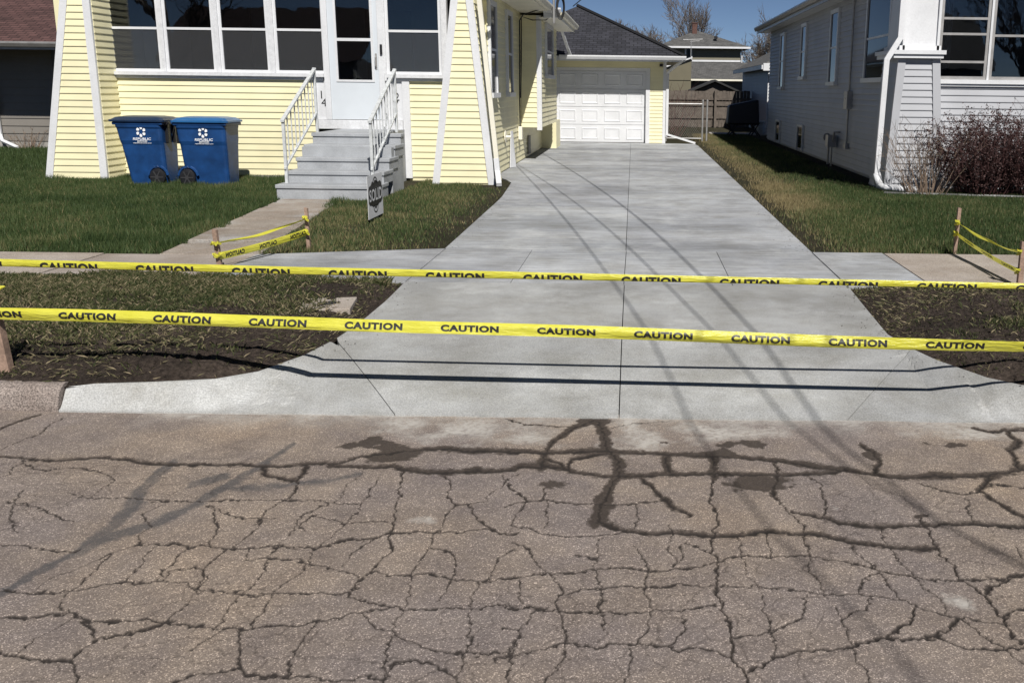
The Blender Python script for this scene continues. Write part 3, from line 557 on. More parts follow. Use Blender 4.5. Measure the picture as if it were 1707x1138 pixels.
# glazed porch: sill, posts, header
s_ = MB(); s_.box(-9.05, -5.36, YW - .10, YW + .1, 1.85, 1.905); s_.box(-9.02, -5.38, YW - .055, YW + .1, 1.80, 1.849); s_.go('sill', M['old_white'], yh)
s_ = MB(); s_.box(-4.28, -3.30, YW - .10, YW + .1, 1.85, 1.905); s_.box(-4.26, -3.32, YW - .055, YW + .1, 1.80, 1.849); s_.go('sill', M['old_white'], yh)
wins = [(-8.93, -8.165), (-8.0, -7.245), (-7.065, -6.325), (-6.135, -5.38), (-4.245, -3.40)]
posts = [(-9.10, -8.98), (-8.115, -8.05), (-7.195, -7.115), (-6.275, -6.185), (-5.352, -5.272), (-4.412, -4.295), (-3.35, -3.25)]
for a, b in posts: box('post', a, b, YW - .05, YW + .08, 1.906, 3.50, M['old_white'], yh, .004)
for a, b in wins:
    a -= .02; b += .02; f = MB()
    f.box(a - .03, a + .02, YW - .02, YW + .03, 1.907, 3.46); f.box(b - .02, b + .03, YW - .02, YW + .03, 1.907, 3.46)
    f.box(a + .02, b - .02, YW - .02, YW + .03, 1.907, 1.955); f.box(a + .02, b - .02, YW - .02, YW + .03, 3.41, 3.46)
    wo = f.go('window', M['white'], yh)
    box('meeting_rail', a + .02, b - .02, YW - .028, YW + .02, 2.602, 2.642, M['white'], wo)
    box('pane', a + .021, b - .021, YW + .002, YW + .008, 1.956, 2.601, M['glass'], wo)
    box('pane', a + .021, b - .021, YW - .008, YW - .002, 2.643, 3.409, M['glass'], wo)
    box('insect_screen', a + .0215, b - .0215, YW - .014, YW - .0125, 1.957, 2.6, M['screen'], wo)
box('header', XL, XR - .02, YW - .03, YW + .1, 3.461, 3.75, M['white'], yh)
# entrance
box('entry_panel', -5.52, -5.335, YW - .012, YW + .03, 1.14, 1.798, M['white'], yh); box('entry_panel', -4.33, -4.05, YW - .012, YW + .03, 1.14, 1.798, M['white'], yh)
w = MB(); w.box(-5.36, -5.265, YW - .065, YW + .05, 1.14, 3.46); w.box(-4.425, -4.33, YW - .065, YW + .05, 1.14, 3.46); w.go('door_frame', M['white'], yh, bevel=.006)
box('threshold', -5.52, -4.05, YW - .07, YW + .05, .98, 1.135, M['old_white'], yh, .006)
d = MB(); x0, x1 = -5.262, -4.428
d.box(x0, -5.13, YW - .05, YW - .01, 1.145, 3.40); d.box(-4.525, x1, YW - .05, YW - .01, 1.145, 3.40); d.box(-5.13, -4.525, YW - .05, YW - .01, 1.145, 1.80)
d.box(-5.13, -4.525, YW - .05, YW - .01, 3.3, 3.4)
dr = d.go('storm_door', M['door'], yh)
f = MB(); f.box(-5.155, -5.115, YW - .062, YW - .0505, 1.775, 3.33); f.box(-4.54, -4.50, YW - .062, YW - .0505, 1.775, 3.33); f.box(-5.115, -4.54, YW - .062, YW - .0505, 1.775, 1.812); f.box(-5.115, -4.54, YW - .062, YW - .03, 2.448, 2.497)
f.go('glazing_frame', M['white'], dr)
box('pane', -5.129, -4.526, YW - .03, YW - .024, 1.801, 2.447, M['glass'], dr); box('pane', -5.129, -4.526, YW - .036, YW - .031, 2.498, 3.299, M['glass'], dr)
MB().tube([(-4.465, YW - .055, 2.02), (-4.465, YW - .10, 2.05), (-4.465, YW - .10, 2.18), (-4.465, YW - .055, 2.21)], .011).box(-4.482, -4.448, YW - .056, YW - .0505, 1.98, 2.25).go('handle', M['alum'], dr)
box('doorbell', -4.385, -4.345, YW - .095, YW - .066, 2.23, 2.40, M['black'], yh, .008)
# porch interior
r = MB(); r.box(XL + .1, XR - .15, YW + .14, 19.4, 1.06, 1.10); r.box(XL + .1, XR - .15, 19.4, 19.5, 1.1, 3.5); r.box(XL + .1, XR - .15, YW + .14, 19.4, 3.50, 3.55)
r.box(XL + .1, XL + .2, YW + .14, 19.4, 1.1, 3.5); r.box(XR - .25, XR - .15, YW + .14, 19.4, 1.1, 3.5); r.go('porch_room', M['room'], yh)
q = MB(); q.box(-5.35, -4.45, 19.34, 19.4, 1.1, 3.15); q.box(-8.8, -7.6, 19.34, 19.4, 1.9, 3.2); q.go('inner_door', M['dark'], yh)
for x in (-4.95, -3.55):
    MB().lathe([(.03, 0), (.09, .06), (.1, .22), (.06, .3), (.02, .34)], (x, 19.25, 2.75), k=10).go('wall_lamp', M['black'], yh)
# tapered corner pillars
def pillar(xb0, xb1, xt0, xt1, y0, y1, side):
    zb, zt = .10, 3.62; fz = lambda z: (z - .14) / (3.05 - .14)
    L_ = lambda z: xb0 + (xt0 - xb0) * fz(z); R_ = lambda z: xb1 + (xt1 - xb1) * fz(z)
    T = .115
    c = MB(); c.hexa([(L_(zb) + .01, y0 + .012, zb), (R_(zb) - .01, y0 + .012, zb), (R_(zb) - .01, y1, zb), (L_(zb) + .01, y1, zb), (L_(zt) + .01, y0 + .012, zt), (R_(zt) - .01, y0 + .012, zt), (R_(zt) - .01, y1, zt), (L_(zt) + .01, y1, zt)])
    p = c.go('pillar', M['yellow'], yh)
    siding(p, lambda z: (L_(z) + T - .005, y0 + .012), lambda z: (R_(z) - T + .005, y0 + .012), (0, -1), .13, zt, SP, M['yellow'])
    for f_, sg in ((L_, 1), (R_, -1)):
        t = MB(); e = [(f_(zz) - sg * .004, f_(zz) + sg * T) for zz in (zb, zt)]
        a0, b0 = sorted(e[0]); a1, b1 = sorted(e[1])
        t.hexa([(a0, y0 - .018, zb - .01), (b0, y0 - .018, zb - .01), (b0, y0 + .03, zb - .01), (a0, y0 + .03, zb - .01), (a1, y0 - .018, zt), (b1, y0 - .018, zt), (b1, y0 + .03, zt), (a1, y0 + .03, zt)])
        t.go('corner_trim', M['white'], p)
    if side > 0:
        siding(p, lambda z: (R_(z), y0 + .035), lambda z: (R_(z), y1), (1, 0), .13, zt, SP, M['yellow'])
    return R_
pillar(-9.98, -8.94, -9.40, -8.935, 16.15, YW, 1)
RR = pillar(-3.45, -2.40, -3.065, -2.70, 16.15, YW + .1, 1)
# side wall facing the driveway
siding(yh, K(XR, YW + .1), K(XR, 27.6), (1, 0), .15, 3.36, SP, M['yellow'])
b_ = MB(); b_.box(XR - .14, XR - .002, YW + .125, 27.6, .06, 3.4); b_.box(XL, XR - .14, 27.5, 27.6, .06, 3.4); b_.box(XL, XL + .1, YW + .125, 27.5, .06, 3.4); b_.go('side_wall', M['yellow'], yh)
win_x(yh, XR + .012, 1, 16.98, 17.66, 1.62, 3.1, M['white']); win_x(yh, XR + .012, 1, 19.2, 19.85, 1.62, 3.1, M['white'])
# projecting bay further along the side wall
bx0, bx1, by0, by1, bz0, bz1 = XR, -2.15, 21.5, 25.6, .86, 3.25
box('bay', bx0 + .03, bx1 - .004, by0 + .004, by1, bz0, bz1, M['yellow'], yh)
bay = bpy.data.objects['bay']
siding(bay, K(bx0 + .02, by0), K(bx1 - .085, by0), (0, -1), bz0, bz1, SP, M['yellow']); siding(bay, K(bx1, by0 + .06), K(bx1, by1), (1, 0), bz0, bz1, SP, M['yellow'])
MB().box(bx1 - .085, bx1 + .022, by0 - .022, by0 + .07, bz0 - .06, bz1).go('corner_trim', M['white'], bay)
win_x(bay, bx1 + .012, 1, 22.5, 24.1, 2.02, 3.08, M['white'])
box('stoop', -2.59, -2.2, 26.1, 27.4, .10, .86, M['yellow'], yh)
box('bay_vent', -2.58, -2.55, 22.6, 23.0, .2, .62, M['found'], yh)
# roof, soffits, gutters
RZ = 5.7; RX = -6.2; XE = -1.95; XE2 = -10.6; YF = 16.35; YB = 28.1; ZE = 3.44
roof_quad('roof', [(XE, YF, ZE), (XE, YB, ZE), (RX, YB, RZ), (RX, YF, RZ)], M['shingle_dark'], yh); roof_quad('roof', [(XE2, YF, ZE), (XE2, YB, ZE), (RX, YB, RZ), (RX, YF, RZ)], M['shingle_dark'], yh)
gb = MB(); gb.ext([(XL, YW + .02, 3.751), (XR - .02, YW + .02, 3.751), (RX, YW + .02, RZ - .25)], (0, .1, 0)); gb.go('gable', M['yellow'], yh)
box('soffit', XR + .02, XE - .005, YF + .02, 27.9, 3.30, 3.318, M['cream'], yh); box('soffit', XE2, XL, YF + .02, 27.9, 3.30, 3.318, M['cream'], yh)
def gutter(parent, P, Q, out, mat, h=.11, w=.12):
    P, Q, out = Vector(P), Vector(Q), Vector(out); b = MB()
    pr = [(0, 0), (.0, -h), (w * .65, -h), (w, -h * .35), (w, 0), (w - .012, 0), (w - .012, -h * .33), (w * .62, -h + .012), (.012, -h + .012), (.012, 0)]
    b.ext([P + out * a + Vector((0, 0, z)) for a, z in pr], Q - P); return b.go('gutter', mat, parent)
gutter(yh, (XE + .005, YF, 3.42), (XE + .005, 21.0, 3.42), (1, 0, 0), M['cream'])
box('fascia', XE - .012, XE + .004, YF, 28, 3.29, 3.43, M['cream'], yh)
brf = roof_quad('bay_roof', [(-1.70, 21.08, 3.34), (-1.70, 26.1, 3.34), (-2.3, 26.1, 3.62), (-2.3, 21.08, 3.62)], M['shingle_dark'], yh, .06)
box('soffit', -2.14, -1.71, 21.1, 26.05, 3.17, 3.19, M['cream'], brf)
box('fascia', -2.03, -1.70, 21.06, 21.1, 3.17, 3.30, M['white'], brf); gutter(brf, (-2.03, 21.055, 3.37), (-1.66, 21.055, 3.37), (0, -1, 0), M['white'], .10, .11)
gutter(brf, (-1.698, 21.1, 3.33), (-1.698, 26.1, 3.33), (1, 0, 0), M['cream'], .1, .11); box('fascia', -1.712, -1.70, 21.101, 26.1, 3.16, 3.30, M['cream'], brf)
# downspouts
def flat_pipe(b, pts, w=.075, d=.055):
    for p, q in zip(pts[:-1], pts[1:]):
        p, q = Vector(p), Vector(q); dd = (q - p).normalized(); sx = Vector((1, 0, 0)) if abs(dd.x) < .9 else Vector((0, 1, 0))
        a = dd.cross(sx).normalized() * d / 2; c = dd.cross(a).normalized() * w / 2; e = dd * .012
        b.hexa([p - e - a - c, p - e + a - c, p - e + a + c, p - e - a + c, q + e - a - c, q + e + a - c, q + e + a + c, q + e - a + c])
b = MB(); flat_pipe(b, [(-2.05, 16.45, 3.38), (-2.60, 16.11, 3.18), (-2.36, 16.09, .55)]); b.go('downspout', M['cream'], yh)
b = MB(); flat_pipe(b, [(-2.362, 16.085, .545), (-2.345, 16.08, .33), (-2.27, 15.7, .16)], .085, .06); b.go('downspout_elbow', M['white'], yh)
# cables and fittings on the side wall
MB().tube([(-2.02, 20.7, 3.33), (-2.45, 20.95, 3.22), (-2.53, 20.95, 3.1), (-2.55, 20.95, 1.6), (-2.54, 20.9, .7)], .014).tube([(-1.75, 21.2, 3.33), (-2.0, 21.3, 3.14), (-2.3, 21.35, 3.14), (-2.52, 21.2, 3.2), (-2.53, 21.2, 2.4), (-2.54, 21.05, 1.5)], .012).go('wall_cable', M['cable'], yh)
box('meter_box', -2.582, -2.5, 20.85, 21.0, .62, .9, M['cream'], yh, .01)
MB().lathe([(.03, 0), (.12, .005), (.12, .02), (.03, .03), (.03, .12)], (-2.58, 18.75, .78), 'X', 14).go('hose_bracket', M['cream'], yh)
t = MB(); t.hexa([(-2.565, 19.3, .14), (-2.48, 19.55, .14), (-2.47, 19.55, .14), (-2.555, 19.3, .14), (-2.56, 19.45, .86), (-2.54, 19.6, .86), (-2.53, 19.6, .86), (-2.55, 19.45, .86)]); t.go('splash_panel', M['white'], yh)
# service cable coil on the bay's eave corner
cc = MB()
for k in range(4):
    pts = []
    for i in range(25):
        a = 2 * math.pi * i / 24; pts.append((-1.66 + .09 * math.cos(a) * (1 - .12 * k), 20.9 + .02 * k, 3.38 + (.26 - .03 * k) * math.sin(a)))
    cc.tube(pts, .009, 5)
cc.go('cable_coil', M['cable'], yh)
MB().tube([(-1.80, 20.92, 3.05), (-1.80, 20.92, 3.75), (-1.72, 20.9, 3.86), (-1.62, 20.9, 3.8)], .028, 8).go('weatherhead', M['galv'], yh)

# ------------------------------------------------------------------ entrance steps with railings
st = thing('entry_steps', (-4.45, 14.4, .1), 'grey painted concrete steps with white pipe railings at the porch door', 'steps')
for k, (yf, z0, z1, dx) in enumerate(((13.63, .08, .32, .06), (14.0, .30, .485, .02), (14.36, .47, .655, 0), (14.74, .64, .825, 0), (15.12, .81, .985, 0))):
    xa, xb = -5.10 - dx, -3.72 + dx * .3
    nxt = 15.36 if k == 4 else (14.0, 14.36, 14.74, 15.12)[k] + .2
    P = [(xa, yf + .02, z0), (xb, yf + .02, z0), (xb, nxt, z0), (xa, nxt, z0), (xa, yf + .02, z1 - .055), (xb, yf + .02, z1 - .055), (xb, nxt, z1 - .055), (xa, nxt, z1 - .055)]
    b = MB().hexa(P); b.box(xa - .012, xb + .012, yf, nxt, z1 - .0549, z1); b.go('step', M['step'], st, bevel=.008)
box('side_wall', -5.09, -3.735, 14.6, 15.3, .06, .80, M['step'], st); box('landing', -5.10, -4.03, 15.3605, 16.70, .06, .984, M['step'], st)
def railing(x, xr, nm):
    X_ = lambda y: x + (xr - x) * (y - 13.88) / 1.72
    rl = box('railing', x - .02, x + .02, 13.86, 13.90, .32, 1.215, M['rail'], st); box('post', xr - .02, xr + .02, 15.58, 15.62, .985, 1.985, M['rail'], rl)
    def bar(z0, z1, w, h, n_):
        MB().hexa([(x - w, 13.84, z0), (x + w, 13.84, z0), (xr + w, 15.63, z1), (xr - w, 15.63, z1), (x - w, 13.84, z0 + h), (x + w, 13.84, z0 + h), (xr + w, 15.63, z1 + h), (xr - w, 15.63, z1 + h)]).go(n_, M['rail'], rl)
    bar(1.19, 1.95, .027, .032, 'handrail'); bar(.52, 1.28, .016, .028, 'lower_rail')
    for i in range(1, 9):
        t = i / 9; y = 13.88 + 1.72 * t; z0 = .54 + .73 * t; z1 = 1.195 + .745 * t
        MB().box(X_(y) - .0075, X_(y) + .0075, y - .0075, y + .0075, z0, z1).go('baluster', M['rail'], rl)
    if nm:  # scroll work on the rail nearer the driveway
        c = MB()
        for zc, yc in ((1.0, 14.72), (1.2, 14.9)):
            c.tube([(X_(yc), yc + .07 * math.cos(a) * (1 - a / 14), zc + .12 * math.sin(a) * (1 - a / 14)) for a in np.linspace(0, 9, 26)], .006, 5)
        c.go('scroll', M['rail'], rl)
railing(-5.085, -5.17, False); railing(-3.835, -3.89, True)

# ------------------------------------------------------------------ text helper and house numbers
TX = {}
def text(body, size=1, off=.0, shear=0):
    key = (body, size, off, shear)
    if key not in TX:
        c = bpy.data.curves.new('txt', 'FONT'); c.body = body; c.size = size; c.offset = off; c.align_x = 'CENTER'; c.align_y = 'CENTER'; c.shear = shear; c.space_character = 1.0 + off * 2.2; c.resolution_u = 4
        o = bpy.data.objects.new('txt', c); COL.objects.link(o); bpy.context.view_layer.update()
        me = bpy.data.meshes.new_from_object(o.evaluated_get(bpy.context.evaluated_depsgraph_get()))
        V = np.array([v.co[:] for v in me.vertices]); F = [tuple(p.vertices) for p in me.polygons]
        V[:, 0] -= (V[:, 0].max() + V[:, 0].min()) / 2; V[:, 1] -= (V[:, 1].max() + V[:, 1].min()) / 2
        bpy.data.objects.remove(o); bpy.data.curves.remove(c); bpy.data.meshes.remove(me); TX[key] = (V, F)
    return TX[key]
def put_text(name, body, h, O, U, Vv, mat, parent, width=None, off=.0, shear=0):
    V, F = text(body, 1, off, shear); O, U, Vv = Vector(O), Vector(U), Vector(Vv)
    sy = h / (V[:, 1].max() - V[:, 1].min()); sx = sy if width is None else width / (V[:, 0].max() - V[:, 0].min())
    return mk(name, [O + U * (v[0] * sx) + Vv * (v[1] * sy) for v in V], F, mat, parent)
for ch, x, z in (('1', -5.44, 1.555), ('4', -5.405, 1.425), ('2', -4.145, 1.535), ('7', -4.165, 1.40)):
    put_text('house_number', ch, .13, (x, YW - .016, z), (1, 0, 0), (0, 0, 1), M['ink'], yh)

# ------------------------------------------------------------------ garage
ga = thing('garage', (-1.8, 29.2, .1), 'yellow garage with a white panelled door and dark hip roof', 'garage')
GY = 29.2
b = MB(); b.box(-4.5, .80, GY + .2, 35.0, .05, 2.56); b.box(-4.5, -2.6, GY + .05, GY + .2, .05, 2.56); b.box(.35, .80, GY + .05, GY + .2, .05, 2.56); b.go('wall', M['yellow'], ga)
siding(ga, K(.345, GY), K(.735, GY), (0, -1), .14, 2.56, SP, M['yellow']); siding(ga, K(-2.7, GY), K(.345, GY), (0, -1), 2.33, 2.56, SP, M['yellow'])
siding(ga, K(-4.5, GY), K(-2.52, GY), (0, -1), .14, 2.56, SP, M['yellow']); siding(ga, K(.80, GY + .06), K(.80, 35), (1, 0), .14, 2.56, SP, M['yellow'])
b = MB(); b.box(-4.5, -2.46, GY + .004, GY + .05, .1, 2.56); b.box(.30, .78, GY + .004, GY + .05, .1, 2.56); b.box(-2.46, .30, GY + .004, GY + .05, 2.28, 2.56); b.go('front_wall', M['yellow'], ga)
MB().box(.735, .83, GY - .025, GY + .07, .1, 2.56).go('corner_trim', M['white'], ga)
b = MB(); b.box(.225, .345, GY - .035, GY + .1, .12, 2.24); b.box(-2.58, -2.46, GY - .035, GY + .1, .12, 2.24); b.box(-2.58, .345, GY - .035, GY + .1, 2.24, 2.33); b.go('door_trim', M['white'], ga)
dx0, dx1 = -2.46, .225
gd = box('garage_door', dx0, dx1, GY + .12, GY + .16, .132, 2.24, M['white'], ga)
sw_, sh_ = (dx1 - dx0) / 4, (2.24 - .132) / 4
for j in range(4):
    z0 = .132 + sh_ * j
    MB().box(dx0, dx1, GY + .10, GY + .1198, z0 + .006, z0 + sh_ - .006).go('door_section', M['white'], gd, bevel=.004)
    for i in range(4):
        x0 = dx0 + sw_ * i + .09; x1 = dx0 + sw_ * (i + 1) - .09; a, c = z0 + .09, z0 + sh_ - .09; e = .035
        y = GY + .0999
        V = [(x0, y, a), (x1, y, a), (x1, y, c), (x0, y, c), (x0 + .018, y - .016, a + .018), (x1 - .018, y - .016, a + .018), (x1 - .018, y - .016, c - .018), (x0 + .018, y - .016, c - .018),
             (x0 + .018 + e, y - .004, a + .018 + e), (x1 - .018 - e, y - .004, a + .018 + e), (x1 - .018 - e, y - .004, c - .018 - e), (x0 + .018 + e, y - .004, c - .018 - e)]
        F = [(0, 1, 5, 4), (1, 2, 6, 5), (2, 3, 7, 6), (3, 0, 4, 7), (4, 5, 9, 8), (5, 6, 10, 9), (6, 7, 11, 10), (7, 4, 8, 11), (8, 9, 10, 11)]
        mk('panel', V, F, M['white'], gd)
gx0, gx1, gy0, gy1, gz = -5.2, 1.35, 28.45, 35.7, 2.64
px, pz, pr = (gx0 + gx1) / 2 - .05, 4.28, 3.28
roof_quad('roof', [(gx0, gy0, gz), (gx1, gy0, gz), (px, gy0 + pr, pz)], M['shingle_dark'], ga, .05)
roof_quad('roof', [(gx1, gy0, gz), (gx1, gy1, gz), (px, gy1 - pr, pz), (px, gy0 + pr, pz)], M['shingle_dark'], ga, .05)
roof_quad('roof', [(gx0, gy1, gz), (gx0, gy0, gz), (px, gy0 + pr, pz), (px, gy1 - pr, pz)], M['shingle_dark'], ga, .05)
MB().tube([(gx1, gy0, gz + .02), (px, gy0 + pr, pz + .02)], .06, 5).go('hip_cap', M['shingle_dark'], ga)
MB().box(gx0, gx1, gy0 + .03, GY - .03, 2.562, 2.58).box(.81, gx1 - .03, GY, 35, 2.562, 2.58).go('soffit', M['cream'], ga)
gutter(ga, (-2.3, gy0, 2.66), (gx1 + .02, gy0, 2.66), (0, -1, 0), M['white'], .11, .11); box('fascia', gx0, gx1, gy0 - .002, gy0 + .03, 2.5, 2.635, M['white'], ga)
b = MB(); flat_pipe(b, [(1.28, 28.42, 2.55), (.90, 29.0, 2.25), (.87, 29.16, 2.2), (.87, 29.16, .34)]); b.go('downspout', M['white'], ga)
b = MB(); flat_pipe(b, [(.88, 29.14, .40), (1.72, 29.0, .16)]); b.go('downspout_extension', M['white'], ga)
b = MB(); flat_pipe(b, [(-2.04, 26.2, 3.2), (-2.04, 28.2, 2.85), (-1.98, 28.38, 2.66)]); b.go('upper_downspout', M['white'], ga)
box('camera', .62, .72, GY - .1, GY - .03, 2.38, 2.46, M['black'], ga)

# ------------------------------------------------------------------ pale grey house on the right
rh = thing('house', (5.5, 16.5, .1), 'pale grey sided house with a white topped porch pillar right of the driveway', 'house')
RXW, RYW = 4.42, 16.5; GS = M['grey_siding']
siding(rh, K(RXW, RYW + .05), K(RXW, 33.0), (-1, 0), .16, 3.66, SP, GS, .03)
b = MB(); b.box(RXW + .002, RXW + .14, RYW + .06, 33, .05, 3.7); b.box(RXW + .14, 12, 32.9, 33, .05, 3.7); b.box(11.9, 12, RYW + .06, 32.9, .05, 3.7); b.go('side_wall', GS, rh)
siding(rh, K(4.95, RYW), K(12, RYW), (0, -1), .16, 1.86, SP, GS); box('front_wall', 4.6, 12, RYW + .002, RYW + .12, .05, 1.86, GS, rh)
for y0, y1, z0, z1 in ((29.65, 30.35, 1.85, 3.35), (25.85, 26.5, 2.1, 3.38), (21.75, 22.5, 1.93, 3.42)): win_x(rh, RXW - .024, -1, y0, y1, z0, z1, M['white'])
win_x(rh, RXW - .024, -1, 17.25, 18.95, 1.97, 3.42, M['white'], rails=(.5,))
for y0, y1 in ((29.9, 30.7), (25.7, 26.5)): win_x(rh, RXW - .024, -1, y0, y1, .22, .78, M['white'], rails=(), fw=.06, sill=False, name='basement_window')
# tapered pillar with white upper shaft
T = .12; zb, zt = .08, 2.25
Lf = lambda z: 4.09 + (4.20 - 4.09) * (z - .15) / 2.1; Rf = lambda z: 5.04 + (4.865 - 5.04) * (z - .15) / 2.1
Yf = lambda z: 15.88 + .03 * (z - .15) / 2.1
c = MB().hexa([(Lf(zb) + .012, Yf(zb) + .012, zb), (Rf(zb) - .012, Yf(zb) + .012, zb), (Rf(zb) - .012, 16.9, zb), (Lf(zb) + .012, 16.9, zb), (Lf(zt) + .012, Yf(zt) + .012, zt), (Rf(zt) - .012, Yf(zt) + .012, zt), (Rf(zt) - .012, 16.9, zt), (Lf(zt) + .012, 16.9, zt)])
p = c.go('pillar', GS, rh)
siding(p, lambda z: (Lf(z) + T, Yf(z) + .012), lambda z: (Rf(z) - T, Yf(z) + .012), (0, -1), .13, 2.24, SP, GS)
siding(p, lambda z: (Lf(z) + .012, Yf(z) + .05), lambda z: (Lf(z) + .012, 16.9), (-1, 0), .13, 2.24, SP, GS)
for f_, sg in ((Lf, 1), (Rf, -1)):
    a0, b0 = sorted((f_(zb) - sg * .006, f_(zb) + sg * T)); a1, b1 = sorted((f_(zt) - sg * .006, f_(zt) + sg * T))
    MB().hexa([(a0, Yf(zb) - .02, zb), (b0, Yf(zb) - .02, zb), (b0, Yf(zb) + .04, zb), (a0, Yf(zb) + .04, zb), (a1, Yf(zt) - .02, zt), (b1, Yf(zt) - .02, zt), (b1, Yf(zt) + .04, zt), (a1, Yf(zt) + .04, zt)]).go('corner_trim', GS, p)
MB().box(4.10, 4.90, 15.82, 16.95, 2.25, 2.31).box(4.07, 4.93, 15.79, 16.97, 2.311, 2.375).go('cap', M['white'], p)
MB().hexa([(4.26, 15.93, 2.376), (4.835, 15.93, 2.376), (4.835, 16.85, 2.376), (4.26, 16.85, 2.376), (4.29, 15.95, 3.75), (4.79, 15.95, 3.75), (4.79, 16.85, 3.75), (4.29, 16.85, 3.75)]).box(4.25, 4.285, 15.9, 15.94, 2.376, 3.7).box(4.80, 4.84, 15.9, 15.94, 2.376, 3.7).box(4.2, 4.87, 15.9, 16.9, 2.376, 2.45).go('upper_shaft', M['white'], p)
# porch windows of the grey house
MB().box(4.9, 12, RYW - .08, RYW + .1, 1.862, 1.93).box(4.9, 12, RYW - .05, RYW + .1, 1.82, 1.8615).go('sill', M['white'], rh)
for x0, x1, rl in ((5.06, 5.79, (2.22, 2.67, 2.92)), (5.93, 6.75, (2.65,)), (6.9, 7.7, (2.65,))):
    f = MB(); f.box(x0 - .05, x0, RYW - .02, RYW + .04, 1.931, 3.6); f.box(x1, x1 + .05, RYW - .02, RYW + .04, 1.931, 3.6); f.box(x0, x1, RYW - .02, RYW + .04, 1.931, 1.985); f.box(x0, x1, RYW - .02, RYW + .04, 3.54, 3.6)
    wo = f.go('window', M['alum'], rh); zs = [1.985] + list(rl) + [3.54]
    for z in rl: box('rail', x0, x1, RYW - .022, RYW + .02, z - .019, z + .019, M['alum'], wo)
    for a, c in zip(zs[:-1], zs[1:]): box('pane', x0 + .001, x1 - .001, RYW + .004, RYW + .01, a + (.02 if a > 2 else .001), c - .02, M['glass'], wo)
for x0, x1 in ((4.86, 5.005), (5.842, 5.878), (6.802, 6.848), (7.755, 12)): box('post', x0, x1, RYW - .04, RYW + .1, 1.931, 3.7, M['white'], rh)
r = MB(); r.box(4.6, 11.8, RYW + .14, 19, 1.06, 1.1); r.box(4.6, 11.8, 19, 19.1, 1.1, 3.7); r.box(4.6, 11.8, RYW + .14, 19, 3.62, 3.7); r.box(4.58, 4.6, RYW + .14, 19, 1.1, 3.7); r.go('porch_room', M['room'], rh)
cu = MB()
for i in range(9): cu.box(5.05 + .03 * i, 5.07 + .03 * i, 16.8, 16.84, 2.1, 3.6)
cu.go('curtain', M['signw'], rh)
# roof and eaves
REX = 4.03; RZ0 = 3.80
roof_quad('roof', [(REX, 15.7, RZ0), (REX, 33.6, RZ0), (8.2, 33.6, 5.9), (8.2, 15.7, 5.9)], M['shingle_grey'], rh); roof_quad('roof', [(12.4, 15.7, RZ0), (12.4, 33.6, RZ0), (8.2, 33.6, 5.9), (8.2, 15.7, 5.9)], M['shingle_grey'], rh)
box('soffit', REX + .01, RXW - .02, 16.6, 33.5, 3.62, 3.64, M['white'], rh); box('fascia', REX - .02, REX + .008, 15.7, 33.6, 3.60, 3.79, M['alum'], rh)
gutter(rh, (REX - .021, 15.7, 3.79), (REX - .021, 33.6, 3.79), (-1, 0, 0), M['alum'], .11, .11)
gb = MB(); gb.ext([(4.5, RYW + .02, 3.71), (12, RYW + .02, 3.71), (8.2, RYW + .02, 5.6)], (0, .1, 0)); gb.go('gable', GS, rh)
b = MB(); flat_pipe(b, [(4.05, 15.9, 3.7), (4.19, 15.84, 3.2), (4.18, 15.82, 2.56), (3.98, 15.8, 2.22), (3.94, 15.8, .36)], .085, .065); b.go('downspout', M['white'], rh)
b = MB(); flat_pipe(b, [(3.94, 15.8, .38), (3.97, 15.72, .24)], .11, .09); b.tube([(3.95, 15.74, .22), (4.08, 15.64, .185), (4.3, 15.55, .175), (4.55, 15.5, .17)], .055, 10); b.go('drain_hose', M['white'], rh, True)
# meters, conduit
MB().box(RXW - .13, RXW - .02, 20.05, 20.38, 1.36, 1.72).tube([(RXW - .06, 20.2, 1.72), (RXW - .06, 20.2, 3.55)], .022, 8).tube([(RXW - .06, 20.2, 1.36), (RXW - .06, 20.2, .62)], .022, 8).box(RXW - .1, RXW - .02, 20.1, 20.3, .55, .66).go('electric_meter', M['alum'], rh)
MB().lathe([(.02, 0), (.075, .002), (.085, .02), (.07, .1)], (RXW - .13, 20.2, 1.58), 'X', 16).go('meter_glass', M['dglass'], rh)
MB().box(RXW - .25, RXW - .06, 21.2, 21.5, .52, .78).lathe([(.09, 0), (.09, .08)], (RXW - .2, 21.55, .72), 'Y', 14).tube([(RXW - .15, 21.6, .12), (RXW - .15, 21.6, .72), (RXW - .15, 21.45, .76)], .025, 8).tube([(RXW - .15, 21.15, .65), (RXW - .15, 21.05, .85), (RXW - .02, 21.05, .85)], .025, 8).tube([(RXW - .15, 21.25, .55), (RXW - .15, 21.25, .1)], .02, 8).go('gas_meter', M['alum'], rh)
hs = MB().tube([(3.95 + .28 * i, 15.28 - .05 * i - .015 * math.sin(i * 1.7), .135) for i in range(12)], .028, 6).go('edging_strip', M['black']); tag(hs, 'black plastic garden edging along the bed of bare shrubs', 'edging')

